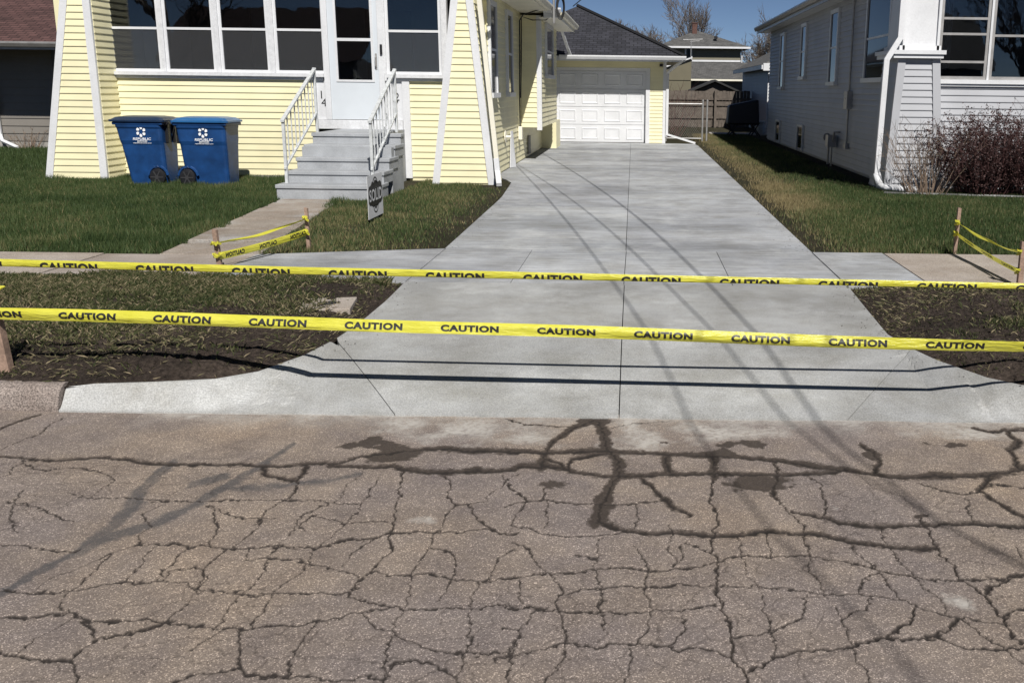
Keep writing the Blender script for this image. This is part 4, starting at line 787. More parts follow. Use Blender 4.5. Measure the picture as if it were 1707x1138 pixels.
# ------------------------------------------------------------------ neighbour on the far left
ln = thing('house', (-17, 24, .1), 'tan sided house with a red brown roof at the left edge', 'house')
box('wall', -24, -14.35, 24.02, 33, .05, 2.7, M['tan_siding'], ln)
siding(ln, K(-24, 24), K(-14.35, 24), (0, -1), .28, 2.62, .185, M['tan_siding'], .022)
box('foundation', -24, -14.33, 23.995, 24.02, .02, .275, M['found'], ln)
roof_quad('roof', [(-24.6, 22.6, 2.60), (-13.3, 22.6, 2.60), (-15.6, 27.4, 4.55), (-20, 27.4, 4.55)], M['shingle_red'], ln); roof_quad('roof', [(-13.3, 22.6, 2.60), (-13.3, 33, 2.60), (-15.6, 29, 4.55), (-15.6, 27.4, 4.55)], M['shingle_red'], ln)
box('soffit', -24.5, -13.4, 22.65, 23.99, 2.48, 2.51, M['tan_siding'], ln); box('fascia', -24.6, -13.3, 22.58, 22.61, 2.44, 2.62, M['alum'], ln); gutter(ln, (-24.6, 22.578, 2.61), (-13.3, 22.578, 2.61), (0, -1, 0), M['alum'])
b = MB(); flat_pipe(b, [(-15.85, 22.6, 2.5), (-15.82, 23.9, 2.2), (-15.78, 23.9, .42), (-15.55, 23.6, .30), (-15.05, 23.35, .16)]); b.go('downspout', M['white'], ln)

# ------------------------------------------------------------------ buildings behind the yards
bh = thing('house', (4, 88, .1), 'two storey olive house with a grey hip roof and brick chimney in the distance', 'house')
k_ = 88 / 65.
def bz(z): return 1.7 + (z - 1.7) * k_
X0, X1 = 1.541 * k_, 6.721 * k_; ZE_ = bz(4.49); ZP = bz(5.70)
box('wall', X0, X1, 88, 95, .05, ZE_, M['olive_siding'], bh); siding(bh, K(X0, 88), K(X1, 88), (0, -1), 3.0, ZE_, .2, M['olive_siding'], .03)
e0, e1, ey0, ey1 = X0 - .55, X1 + .8, 87.3, 95.7; pk = (3.92 * k_, 91.5, ZP)
for a, b2 in (((e0, ey0), (e1, ey0)), ((e1, ey0), (e1, ey1)), ((e0, ey1), (e0, ey0))): roof_quad('roof', [(*a, ZE_ + .02), (*b2, ZE_ + .02), pk], M['shingle_grey'], bh, .12)
box('fascia', e0, e1, ey0 - .02, ey0, ZE_ - .12, ZE_ + .04, M['white'], bh)
MB().box(3.60 * k_, 3.92 * k_, 90.6, 91.1, ZP - .8, bz(6.12)).box(3.56 * k_, 3.96 * k_, 90.55, 91.15, bz(6.12), bz(6.17)).go('chimney', M['brick'], bh)
xw0, xw1 = 3.03 * k_, 3.52 * k_
fw = MB(); fw.box(xw0, xw0 + .14, 87.9, 88, bz(3.62), bz(4.42)); fw.box(xw1 - .14, xw1, 87.9, 88, bz(3.62), bz(4.42)); fw.box(xw0, xw1, 87.9, 88, bz(3.55), bz(3.66)); wo = fw.go('window', M['white'], bh); box('pane', xw0 + .14, xw1 - .14, 87.94, 87.99, bz(3.66), bz(4.42), M['dglass'], wo)
box('band', X0, X1, 87.9, 87.97, bz(3.56), bz(3.68), M['white'], bh); box('roof_vent', 5.0 * k_, 5.2 * k_, 88.6, 89, ZE_ + .75, ZE_ + 1.0, M['black'], bh)
MB().tube([(X1 + .1, 87.85, ZE_ - .1), (X1 + .1, 87.85, bz(3.5))], .06).go('downspout', M['white'], bh)
MB().tube([(3.36 * k_, 86, .1), (3.36 * k_, 86, bz(4.85))], .03).tube([(2.85 * k_, 86, bz(4.88)), (4.1 * k_, 86, bz(4.92))], .03).tube([(3.3 * k_, 86, bz(4.78)), (3.9 * k_, 86, bz(4.82))], .02).go('antenna', M['galv'], bh)
lr = thing('garage', (6, 70, .1), 'low dark garage with a wide grey roof behind the wood fence', 'garage')
box('wall', 3.75, 8.3, 70, 76, .05, 2.45, M['dark'], lr); roof_quad('roof', [(3.7, 69.4, 2.52), (8.6, 69.4, 2.52), (8.2, 73, 3.75), (3.6, 73, 3.75)], M['shingle_grey'], lr); box('fascia', 3.7, 8.6, 69.36, 69.39, 2.38, 2.5, M['cream'], lr)
MB().ext([(1.2, 69, 3.0), (3.7, 69, 3.85), (3.7, 69, 2.4), (1.2, 69, 2.4)], (0, 5, 0)).box(1.2, 3.7, 69.05, 74, .05, 2.4).go('gable_wing', M['olive_siding'], lr); MB().ext([(1.0, 68.8, 2.95), (3.75, 68.8, 3.9), (3.75, 68.8, 4.0), (1.0, 68.8, 3.05)], (0, 5.3, 0)).go('rake', M['white'], lr)
ps = thing('shed', (3.9, 52, .1), 'small tan gabled shed peeking over the wood fence', 'shed')
MB().ext([(3.1, 52, .1), (5.0, 52, .1), (5.0, 52, 1.72), (4.05, 52, 2.12), (3.1, 52, 1.72)], (0, 2.5, 0)).go('wall', M['fence'], ps)
MB().ext([(2.75, 51.7, 1.62), (4.05, 51.7, 2.18), (4.05, 51.7, 2.28), (2.75, 51.7, 1.72)], (0, 3, 0)).ext([(5.35, 51.7, 1.62), (4.05, 51.7, 2.18), (4.05, 51.7, 2.28), (5.35, 51.7, 1.72)], (0, 3, 0)).go('roof', M['shingle_grey'], ps)
sh = thing('shed', (6.8, 37, .1), 'blue grey sided shed standing behind the pale grey house', 'shed')
box('wall', 5.02, 9, 37, 47, .05, 2.7, M['blue_siding'], sh); siding(sh, K(5.0, 37.05), K(5.0, 47), (-1, 0), .14, 2.62, .13, M['blue_siding'], .02)
siding(sh, K(5.0, 36.98), K(9, 36.98), (0, -1), .14, 2.62, .13, M['blue_siding'], .02)
roof_quad('roof', [(4.6, 36.4, 2.68), (4.6, 47.4, 2.68), (7, 47.4, 3.9), (7, 36.4, 3.9)], M['shingle_grey'], sh); roof_quad('roof', [(9.4, 36.4, 2.68), (9.4, 47.4, 2.68), (7, 47.4, 3.9), (7, 36.4, 3.9)], M['shingle_grey'], sh)
MB().box(4.62, 5.6, 36.36, 36.42, 2.45, 2.72).box(4.56, 4.62, 36.4, 47.4, 2.5, 2.66).go('fascia', M['white'], sh); b = MB(); flat_pipe(b, [(4.9, 36.8, 2.5), (4.9, 36.8, .35)]); b.go('downspout', M['white'], sh)

# ------------------------------------------------------------------ fences in the back yard
wf = thing('wood_fence', (3, 43, .1), 'weathered grey board fence across the back of the yards', 'fence')
me = mesh('picket', MB().box(-.07, .07, -.011, .011, 0, 1.57).V, BOXF, M['fence'])
x = .9
while x < 5.0:
    o = add('picket', me, wf, (x, 43 + random.uniform(-.006, .006), .12 + random.uniform(-.02, .03))); x += .152
for z in (.5, 1.05, 1.3): box('rail', .8, 5.1, 42.93, 42.985, z, z + .09, M['fence'], wf)
for x in (1.0, 3.35, 5.0): box('post', x, x + .1, 42.82, 42.925, .05, 1.75, M['fence'], wf)
cf = thing('chain_link_fence', (1.5, 31, .1), 'low chain link fence and gate beside the garage corner', 'fence')
for x in (.9, 2.06, 2.2): MB().tube([(x, 31, .05), (x, 31, 1.36)], .03, 8).lathe([(.035, 0), (.03, .04), (.01, .06)], (x, 31, 1.36), k=8).go('post', M['galv'], cf)
MB().tube([(.9, 31, 1.28), (2.06, 31, 1.28)], .022, 6).tube([(.9, 31, .2), (2.06, 31, .2)], .014, 6).go('rail', M['galv'], cf)
cm = MB()
for i in range(-16, 18):
    for s in (1, -1):
        xa = .9 + i * .07; pts = []
        za, zb_ = .2, 1.28; xb = xa + s * (zb_ - za) * .7
        lo, hi = .92, 2.05
        t0, t1 = sorted([(lo - xa) / (xb - xa), (hi - xa) / (xb - xa)]); t0 = max(0, t0); t1 = min(1, t1)
        if t1 > t0: cm.tube([(xa + (xb - xa) * t, 31, za + (zb_ - za) * t) for t in (t0, t1)], .003, 3, False)
cm.go('mesh_fabric', M['galv'], cf)
# things in the shaded corner of the neighbour's yard
gr = thing('covered_cart', (3.9, 35, .1), 'dark covered cart on crossed legs beside the blue grey shed', 'cart')
MB().hexa([(3.2, 34.7, .52), (4.35, 34.7, .52), (4.35, 35.5, .52), (3.2, 35.5, .52), (3.25, 34.75, 1.2), (4.3, 34.75, 1.42), (4.3, 35.45, 1.42), (3.25, 35.45, 1.2)]).go('cover', M['black'], gr, bevel=.06)
for y in (34.75, 35.45):
    MB().tube([(3.25, y, .1), (3.6, y, .56)], .025).tube([(3.55, y, .1), (3.22, y, .56)], .025).go('leg', M['black'], gr); MB().tube([(4.05, y, .1), (4.35, y, .6)], .025).tube([(4.4, y, .1), (4.05, y, .6)], .025).go('leg', M['black'], gr)
ur = MB().lathe([(.12, 0), (.2, .1), (.22, .3), (.17, .42), (.2, .44), (.2, .5), (.14, .5)], (4.55, 36.2, .12)).go('planter', M['signw'], smooth=True); tag(ur, 'pale round planter in the shade of the blue grey shed', 'planter')
pv = thing('paver_strip', (3.8, 37, .1), None, None); tag(pv, 'pale paver strip in front of the blue grey shed', kind='structure')
for i in range(9):
    for j in range(2): slab([(2.7 + .26 * i, 35.9 + .6 * j), (2.94 + .26 * i, 35.9 + .6 * j), (2.94 + .26 * i, 36.46 + .6 * j), (2.7 + .26 * i, 36.46 + .6 * j)], .15, M['gravel'], pv, 'paver', .06)

# ------------------------------------------------------------------ bare trees and shrubs
def bare_tree(loc, h, seed, label, spread=.55, thick=.02, lean=(0, 0), levels=5, group='bare trees beyond the yards', name='bare_tree', k1=.36, rmin=.006):
    r = random.Random(seed); t = thing(name, loc, label, 'tree', group); tr, br = MB(), MB()
    def grow(p, d, length, rad, lv, b):
        rad = max(rad, rmin)
        n = 5 if lv < 2 else 4 if lv < 4 else 3; pts = [p]; rs = [rad]; q = p.copy(); dd = d.copy(); kids = []
        for i in range(n):
            dd = (dd + Vector((r.gauss(0, .1), r.gauss(0, .1), r.gauss(.03, .07))) * (1.0 if lv else .45)).normalized()
            q = q + dd * length / n; pts.append(q.copy()); rs.append(rad * (1 - (i + 1) / n * (.45 if lv < levels else .75)))
            if (lv > 0 or i >= 1) and lv < levels:
                for _ in range(1 if lv else r.choice((1, 2))):
                    if r.random() < .9: kids.append((q.copy(), dd.copy(), rs[-1], (i + 1) / n))
        b.tube(pts, rs, 7 if lv == 0 else 5 if lv == 1 else 3, lv < 1)
        for (kp, kd, kr, f) in kids:
            ax = Vector((r.gauss(0, 1), r.gauss(0, 1), r.gauss(0, .5))); ax = (ax - kd * ax.dot(kd)).normalized()
            nd = (kd * (1 - spread * .6) + ax * spread * r.uniform(.7, 1.3) + Vector((0, 0, .12))).normalized()
            grow(kp, nd, length * r.uniform(.5, .78) * (1.05 if lv == 0 else 1), kr * r.uniform(.5, .68), lv + 1, br)
        if lv and lv < levels: grow(q, (dd + Vector((r.gauss(0, .2), r.gauss(0, .2), .1))).normalized(), length * .6, rs[-1] * .9, lv + 1, br)
    grow(Vector(loc), Vector((lean[0], lean[1], 1)).normalized(), h * k1, h * thick, 0, tr)
    tr.go('trunk', M['bark'], t, True); o = mk('crown', br.V, br.F, M['bark'], t); return t
TL = [((5.6, 108, 0), 14.5, 3, 'tall loose bare tree rising behind the brick chimney', .5), ((-1.2, 104, 0), 9.6, 5, 'leftmost small bare tree above the dark garage roof', .55), ((1.9, 112, 0), 9.2, 8, 'second small bare tree above the dark garage roof', .6),
      ((3.6, 100, 0), 7.6, 12, 'low bare tree just left of the brick chimney', .6), ((13.2, 104, 0), 11.5, 17, 'bare tree right of the distant olive house', .55), ((15.6, 99, 0), 12.4, 21, 'tallest bare tree by the pale grey eave', .5), ((11.3, 110, 0), 8.2, 29, 'lowest bare tree right of the distant olive house', .6), ((8.0, 118, 0), 9.5, 37, 'bare tree whose top shows just right of the brick chimney', .6), ((-2.8, 110, 0), 8.0, 39, 'low bare tree behind the ridge of the dark garage roof', .6), ((17.5, 92, 0), 9.0, 43, 'bushy bare tree under the pale grey eave', .65)]
for loc, h, sd_, lb, sp_ in TL: bare_tree(loc, h, sd_, lb, sp_, .02, rmin=.022)
bare_tree((-39, 62, 0), 12, 33, 'bare tree behind the red brown roof at the left edge', .55, .016)
bare_tree((-20.5, -9, .1), 12, 41, 'bare street tree across the road, mirrored in the leftmost porch window', .5, .03, k1=.42, levels=4)
bare_tree((19, -15, .1), 11, 47, 'bare tree across the road, mirrored in the grey house windows', .55, .025, levels=4)

def twig_shrub(name, c, n, h, spread, mat, label, seed, leaves=0, lean=.35, rad=.006, group=None, cat='shrub'):
    r = random.Random(seed); t = thing(name, c, label, cat, group); b = MB(); lv = MB()
    for i in range(n):
        a = r.uniform(0, 2 * math.pi); q = r.random() ** .6; p = Vector(c) + Vector((math.cos(a) * spread * .35 * q, math.sin(a) * spread * .3 * q, 0))
        d = Vector((math.cos(a) * lean * q * 1.6, math.sin(a) * lean * q, 1)).normalized(); L_ = h * r.uniform(.6, 1.08); pts = [p]; rs = [rad]
        for s in range(5):
            d = (d + Vector((r.gauss(0, .1), r.gauss(0, .1), .02))).normalized(); p = p + d * L_ / 5; pts.append(p.copy()); rs.append(rad * (1 - .16 * (s + 1)))
            for _ in range(r.choice((0, 1, 1, 2)) if leaves or s > 1 else 0):
                e = (d + Vector((r.gauss(0, .6), r.gauss(0, .6), r.gauss(.1, .4)))).normalized(); w2 = p + e * L_ * r.uniform(.12, .3)
                b.tube([p, (p + w2) / 2 + Vector((r.gauss(0, .01), r.gauss(0, .01), 0)), w2], [rad * .55, rad * .45, rad * .25], 3, False)
                for _ in range(leaves):
                    f = p.lerp(w2, r.random()) + Vector((r.gauss(0, .02), r.gauss(0, .02), r.gauss(0, .02))); u_ = Vector((r.gauss(0, 1), r.gauss(0, 1), r.gauss(0, 1))).normalized() * .018; v_ = Vector((r.gauss(0, 1), r.gauss(0, 1), r.gauss(0, 1))).normalized() * .012
                    lv.poly([f - u_, f + v_, f + u_, f - v_])
        b.tube(pts, rs, 4, False)
    mk('twigs', b.V, b.F, mat, t)
    if leaves: mk('leaves', lv.V, lv.F, M['redleaf'], t)
    return t
twig_shrub('bare_shrub', (4.62, 15.25, .11), 75, 1.12, .9, M['twig'], 'bare twiggy shrub fanning out before the grey tapered pillar', 3, lean=.42)
for i, (x, y, lb) in enumerate(((5.55, 15.35, 'dark red barberry bush next to the bare twiggy shrub'), (6.3, 15.3, 'dark red barberry bush at the right edge of the photo'), (7.1, 15.3, 'dark red barberry bush beyond the right edge of the bed'))):
    if i < 2: twig_shrub('barberry_bush', (x, y, .11), 260, 1.12 + .08 * i, 1.2, M['redtwig'], lb, 20 + i, leaves=13, lean=.5, rad=.005, group='barberry bushes under the grey house windows')
twig_shrub('bare_shrub', (1.15, 33.5, .1), 40, 1.7, 1.0, M['redtwig'], 'bare brown shrub behind the chain link fence', 31, lean=.35, rad=.01)
twig_shrub('dry_plant', (-15.0, 23.75, .1), 30, .45, .7, M['twig'], 'dry clump of stalks under the tan house wall', 35, lean=.6, rad=.008)

# ------------------------------------------------------------------ recycling carts
def cart(x0, x1, xt0, xt1, xb0, xb1, wx, y0, hd, lidmat, label):
    """hd = +1: handle and wheels on the right, -1: on the left. y0 = face towards the street"""
    t = thing('recycling_cart', ((x0 + x1) / 2, y0 + .3, .11), label, 'recycling cart', 'blue carts beside the porch')
    zb, zt, D = .115, 1.06, .56
    t.scale = (1, 1, 1.09)
    secs = [(zb, 0, .06), (.70, .62, .02), (.76, .72, .0), (.93, .93, -.005), (.955, 1.0, -.02), (1.0, 1.02, -.025)]
    V = []; F = []
    def ring(xa, xc, ya, yc, z, r=.055):
        P = []
        for cx, cy, a0 in ((xa + r, ya + r, 180), (xc - r, ya + r, 270), (xc - r, yc - r, 0), (xa + r, yc - r, 90)):
            for k in range(4): a = R(a0 + 30 * k); P.append((cx + r * math.cos(a), cy + r * math.sin(a), z))
        return P
    for z, f, iny in secs:
        V += ring(xb0 + (xt0 - xb0) * f, xb1 + (xt1 - xb1) * f, y0 + iny, y0 + D - iny, z)
    n = 16
    for i in range(len(secs) - 1):
        for k in range(n): F.append((i * n + k, i * n + (k + 1) % n, (i + 1) * n + (k + 1) % n, (i + 1) * n + k))
    F.append(tuple(range(n))[::-1]); F.append(tuple((len(secs) - 1) * n + k for k in range(n)))
    bd = mk('body', V, F, M['blue'], t)
    MB().box(xt0 - .03, xt1 + .03, y0 - .03, y0 + D + .03, .985, 1.03).go('rim', M['blue'], t, bevel=.015)
    # lid: low dome with a lip
    lw = []; LF = []
    for z, i_ in ((1.032, -.015), (1.058, -.015), (1.066, .01), (1.095, .06), (1.112, .16)): lw += ring(x0 + i_, x1 - i_, y0 - .04 + i_, y0 + D + .04 - i_, z, .06)
    for i in range(4):
        for k in range(n): LF.append((i * n + k, i * n + (k + 1) % n, (i + 1) * n + (k + 1) % n, (i + 1) * n + k))
    LF += [tuple(range(n))[::-1], tuple(4 * n + k for k in range(n))]
    ld = mk('lid', lw, LF, lidmat, t)
    hx = x1 if hd > 0 else x0
    MB().tube([(hx - hd * .08, y0 + .08, .95), (hx + hd * .035, y0 + .08, 1.02), (hx + hd * .035, y0 + D - .08, 1.02), (hx - hd * .08, y0 + D - .08, .95)], .018, 8).go('handle', M['black'] if hd > 0 else M['blue'], t)
    MB().box(min(hx - hd * .08, hx + hd * .0), max(hx - hd * .08, hx), y0 + .12, y0 + .2, .72, 1.0).go('hinge', M['black'], t, bevel=.01); box('hinge', min(hx - hd * .08, hx), max(hx - hd * .08, hx), y0 + D - .2, y0 + D - .12, .72, 1.0, M['black'], t, .01)
    wz = .235
    for yy, s in ((y0 - .045, 1), (y0 + D - .005, 1)):
        wl_ = MB().lathe([(.085, 0), (.118, .004), (.125, .015), (.125, .05), (.118, .055), (.085, .055)], (wx, yy, wz), 'Y', 22).go('wheel', M['black'], t, False)
        sp = MB(); sp.lathe([(.03, -.008), (.03, .06)], (wx, yy, wz), 'Y', 12)
        for k in range(6):
            a = math.pi * k / 3; u_ = Vector((math.cos(a), 0, math.sin(a))); p_ = Vector((-math.sin(a), 0, math.cos(a))) * .009; c_ = Vector((wx, yy - .007, wz)); e = Vector((0, .012, 0))
            sp.hexa([c_ + u_ * .025 - p_, c_ + u_ * .1 - p_, c_ + u_ * .1 - p_ + e, c_ + u_ * .025 - p_ + e, c_ + u_ * .025 + p_, c_ + u_ * .1 + p_, c_ + u_ * .1 + p_ + e, c_ + u_ * .025 + p_ + e])
        sp.go('spokes', M['spoke'], wl_)
    # wheel arch, side moulding
    MB().tube([(wx + .155 * math.cos(a), y0 + .012, wz + .155 * math.sin(a)) for a in np.linspace(R(10), R(170), 9)], .022, 6).go('wheel_arch', M['blue'], t)
    # printed emblem and words on the face turned to the street
    cx = (xb0 + xb1) / 2 - hd * .02; yd = y0 - .016; em = MB()
    for k in range(6):
        a = math.pi / 2 + math.pi * k / 3; u_ = Vector((math.cos(a), 0, math.sin(a))); v_ = Vector((-math.sin(a), 0, math.cos(a))); c_ = Vector((cx, yd, .89))
        em.poly([c_ + u_ * .03 - v_ * .005, c_ + u_ * .04 - v_ * .023, c_ + u_ * .07 - v_ * .025, c_ + u_ * .08, c_ + u_ * .068 + v_ * .019, c_ + u_ * .043 + v_ * .012])
    em.go('emblem', M['decal'], bd)
    yd = y0 - .003
    for s, h_, z, w_ in (('REPUBLIC', .036, .785, .29), ('SERVICES', .022, .752, .16), ('republicservices.com', .018, .725, .29)):
        put_text('lettering', s, h_, (cx, yd, z), (1, 0, 0), (0, 0, 1), M['decal'], bd, w_, .02, .15)
    return t
cart(-8.38, -7.53, -8.31, -7.575, -8.165, -7.58, -7.69, 15.36, 1, M['navy'], 'blue recycling cart with a dark lid, left one beside the porch')
cart(-7.38, -6.50, -7.33, -6.545, -7.25, -6.57, -7.19, 15.32, -1, M['lid_sky_sheen'], 'blue recycling cart with sky sheen painted into its blue lid, nearer the steps')

# ------------------------------------------------------------------ yard sign
ys = thing('yard_sign', (-3.17, 11.6, .1), 'small white yard sign with bold dark lettering beside the porch steps', 'sign')
SX, SY0, SY1, SZ0, SZ1 = -3.17, 11.22, 11.88, .16, .672
box('board', SX - .005, SX, SY0, SY1, SZ0, SZ1, M['signw'], ys); bdo = bpy.data.objects['board']
MB().tube([(SX - .02, SY0 + .2, .05), (SX - .02, SY0 + .2, .5)], .004).tube([(SX - .02, SY1 - .2, .05), (SX - .02, SY1 - .2, .5)], .004).go('wire_stake', M['galv'], ys)
UY, UZ = Vector((0, 1, 0)), Vector((0, 0, 1)); sc_ = Vector((SX + .002, (SY0 + SY1) / 2, .43))
art = MB()
def disc(c, r0, r1, a0, a1, sy=1.0, n=24):
    for i in range(n):
        a, b_ = a0 + (a1 - a0) * i / n, a0 + (a1 - a0) * (i + 1) / n
        f = lambda r_, q: c + UY * (r_ * math.cos(q) * sy) + UZ * (r_ * math.sin(q)); art.poly([f(r0, a), f(r1, a), f(r1, b_), f(r0, b_)])
disc(sc_ + UZ * .12, .075, .092, 0, math.pi, 1.2); disc(sc_ + UZ * .12, .035, .055, 0, math.pi, 1.2)
disc(sc_ - UZ * .13, .075, .09, math.pi, 2 * math.pi, 1.2); disc(sc_ - UZ * .12, .03, .05, math.pi, 2 * math.pi, 1.2)
art.poly([sc_ + UY * y + UZ * z for y, z in ((-.28, .085), (.28, .085), (.28, .12), (.22, .15), (.12, .14), (.04, .17), (-.05, .14), (-.13, .165), (-.2, .12), (-.28, .11))])
art.poly([sc_ + UY * y + UZ * z for y, z in ((-.28, -.088), (.28, -.088), (.25, -.115), (.15, -.12), (.1, -.14), (-.12, -.14), (-.18, -.12), (-.26, -.11))])
art.go('printed_emblem', M['ink'], bdo)
o = mk('word_ground', [sc_ + Vector((.001, 0, 0)) + UY * y + UZ * z for y, z in ((-.30, -.087), (.30, -.087), (.30, .084), (-.30, .084))], [(0, 1, 2, 3)], M['ink'], bdo)
put_text('lettering', 'SOLID', .145, sc_ + Vector((.0025, 0, 0)), UY, UZ, M['signw'], bdo, .55, .02)

# ------------------------------------------------------------------ stakes and caution tape
def stake(x, y, z1, label, lean=(0, 0), w=.019, zb=-.05):
    t = MB().hexa([(x - w, y - w, zb), (x + w, y - w, zb), (x + w, y + w, zb), (x - w, y + w, zb)] + [(x + sx * w + lean[0], y + sy * w + lean[1], z1 - .004 * sx) for sx, sy in ((-1, -1), (1, -1), (1, 1), (-1, 1))]).go('stake', M['stake'])
    return tag(t, label, 'stake', 'wooden stakes holding the caution tape')
def ribbon(name, path, width, label, cross, words, pitch, u0, wordw, letterh, tilt=lambda u: 0, cat='caution tape', group='yellow caution tapes', mirror=False, cut=None, nv=7, knots=True):
    """thin film hung along path (list of points); cross(v,u) = (offset toward the street, offset up) of the strip at v in -.5..+.5"""
    P = [Vector(p) for p in path]; seg = [0]
    for a, b_ in zip(P[:-1], P[1:]): seg.append(seg[-1] + (b_ - a).length)
    Lx = seg[-1]; D = (P[-1] - P[0]); D.z = 0; D.normalize(); Nn = Vector((D.y, -D.x, 0))
    if Nn.y > 0 and abs(Nn.y) > .3: Nn = -Nn
    arr = np.array([p[:] for p in P])
    def S_(u_, v_, off=0):
        c = Vector([float(np.interp(u_, seg, arr[:, k])) for k in range(3)]); a, b_ = cross(v_, u_); return c + Nn * (a + off) + Vector((0, 0, b_))
    t = thing(name, P[0], label, cat, group)
    nu = max(8, int(Lx / .05)); vs = np.linspace(-.5, .5, nv); V = []; F = []
    for i in range(nu + 1):
        for v_ in vs: V.append(S_(Lx * i / nu, v_))
    for i in range(nu):
        for j in range(nv - 1): F.append((i * nv + j, (i + 1) * nv + j, (i + 1) * nv + j + 1, i * nv + j + 1))
    mk('film', V, F, M['tape'], t, True)
    TV, TF = text('CAUTION', 1, .055, 0); bw = TV[:, 0].max() - TV[:, 0].min(); bh_ = TV[:, 1].max() - TV[:, 1].min()
    for w_ in range(words):
        uc = u0 + pitch * w_
        if uc - wordw / 2 < 0 or uc + wordw / 2 > Lx: continue
        bm = bmesh.new(); vv = [bm.verts.new((float(v[0] / bw), float(v[1] / bh_), 0)) for v in TV]
        for f in TF:
            try: bm.faces.new([vv[i] for i in f])
            except ValueError: pass
        for c in (-.25, 0, .25): bmesh.ops.bisect_plane(bm, geom=bm.verts[:] + bm.edges[:] + bm.faces[:], plane_co=(0, c, 0), plane_no=(0, 1, 0))
        for c in np.linspace(-.4, .4, 7): bmesh.ops.bisect_plane(bm, geom=bm.verts[:] + bm.edges[:] + bm.faces[:], plane_co=(c, 0, 0), plane_no=(1, 0, 0))
        if cut is not None: bmesh.ops.bisect_plane(bm, geom=bm.verts[:] + bm.edges[:] + bm.faces[:], plane_co=(0, cut, 0), plane_no=(0, 1, 0), clear_inner=True)
        for v in bm.verts: v.co = S_(uc + (-1 if mirror else 1) * v.co.x * wordw, v.co.y * letterh / width, .0016)
        me = bpy.data.meshes.new('lettering'); bm.to_mesh(me); bm.free(); me.materials.append(M['ink']); add('lettering', me, t)
    if knots:
        for p in (P[0], P[-1]):
            k = MB(); r = random.Random(int(p.x * 50) + 999)
            for q in range(3):
                a = r.uniform(0, 6); e = p + Vector((math.cos(a) * .045, -.02 + math.sin(a) * .03, r.uniform(-.03, .035))); k.tube([p + Vector((0, -.022, 0)), (p + e) / 2 + Vector((0, -.03, .012)), e], [.012, .018, .008], 5)
            k.go('knot', M['tape'], t)
    return t
def sagline(a, b_, sag, n=60):
    a, b_ = Vector(a), Vector(b_); return [a.lerp(b_, i / n) - Vector((0, 0, sag * 4 * (i / n) * (1 - i / n))) for i in range(n + 1)]
W3 = .076
def cross_lower(v, u_):
    a = .32 * math.sin(u_ * .8 + .6) + .12 * math.sin(u_ * 3.1); w_ = v * .066
    return (.010 * (1 - (2 * v) ** 2) + .004 * math.sin(u_ * 2.1 + 6 * v) + w_ * math.sin(a), w_ * math.cos(a) + .004 * math.sin(u_ * 2.3))
def cross_upper(v, u_):
    # film folded along its length: upper part faces the street, the rest is turned under and back
    k = .030 + .006 * math.sin(u_ * 1.3) - .004 * max(0, u_ - 7)
    if v > -.14: return (.004 + .006 * (1 - ((v - .2) / .34) ** 2), (v + .14) / .64 * (.043 - .0026 * max(0, u_ - 5)))
    return (.004 - .02 * math.sin((-.14 - v) / .36 * 2.4), .0 + (-.14 - v) * W3 * .9)
XA, XB = -6.4, 4.3
def yt(x): return float(np.interp(x, [XA, -3.45, 0, XB], [5.12, 5.0, 4.91, 4.88]))
def path(z): return [(x, yt(x) - .022, float(np.interp(x, *z))) for x in np.linspace(XA, XB, 80)]
ribbon('caution_tape', path(([XA, -3.45, -1.76, -.08, 2.03, XB], [.80, .745, .728, .722, .708, .73])), W3, 'upper long yellow caution tape stretched across the driveway, folded along its length', cross_upper, 24, .5135, .32, .31, .05, cut=-.08, nv=13)
ribbon('caution_tape', path(([XA, -3.45, -1.77, -.08, 2.06, XB], [.53, .486, .470, .440, .398, .385])), W3, 'lower long yellow caution tape stretched across the driveway, black words upright', cross_lower, 24, .5135, .39, .31, .043)
stake(-3.44, 5.04, .79, 'reddish wooden stake at the left edge of the photo by the curb', (-.07, 0), .024)
stake(XA, 5.15, .85, 'wooden stake beyond the left edge holding the long tapes'); stake(XB, 4.91, .80, 'wooden stake beyond the right edge holding the long tapes')
k = MB(); k.tube([(-3.50, 4.98, .60), (-3.46, 4.97, .635), (-3.40, 4.965, .628), (-3.36, 4.965, .64)], [.012, .018, .016, .004], 6); k.tube([(-3.52, 4.985, .60), (-3.53, 4.98, .70)], .014, 5); ko = k.go('tape_knot', M['tape']); tag(ko, 'loose yellow tape knot on the stake at the left edge', 'tape knot')
# short tapes across the sidewalk on either side
def cross_s(v, u_): return (.006 * (1 - (2 * v) ** 2), v * .066)
def cross_t(v, u_): return (.012 * math.sin(3 * v + u_ * 5), v * .020 + .004 * math.sin(u_ * 9))
stake(-3.63, 8.20, .475, 'short stake at the street side of the sidewalk, left of the driveway', (-.03, 0)); stake(-3.275, 9.42, .52, 'short stake on the lawn side of the sidewalk, left of the driveway', (-.005, .0), .016)
ribbon('caution_tape', sagline((-3.64, 8.18, .36), (-3.28, 9.40, .42), .03), .02, 'thin twisted upper tape between the two stakes left of the driveway', cross_t, 0, 1, 0, .3, .03)
ribbon('caution_tape', sagline((-3.63, 8.18, .245), (-3.28, 9.40, .285), .015), .066, 'flat lower tape between the two stakes left of the driveway', cross_s, 3, .46, .2, .25, .042, mirror=True)
stake(3.22, 9.55, .585, 'short stake on the lawn side of the sidewalk, right of the driveway', (.015, 0), .016); stake(3.235, 7.90, .50, 'short stake at the right edge of the photo by the sidewalk', (0, 0), .02)
ribbon('caution_tape', sagline((3.23, 9.53, .43), (3.235, 7.93, .40), .03), .02, 'thin twisted upper tape between the two stakes right of the driveway', cross_t, 0, 1, 0, .3, .03)
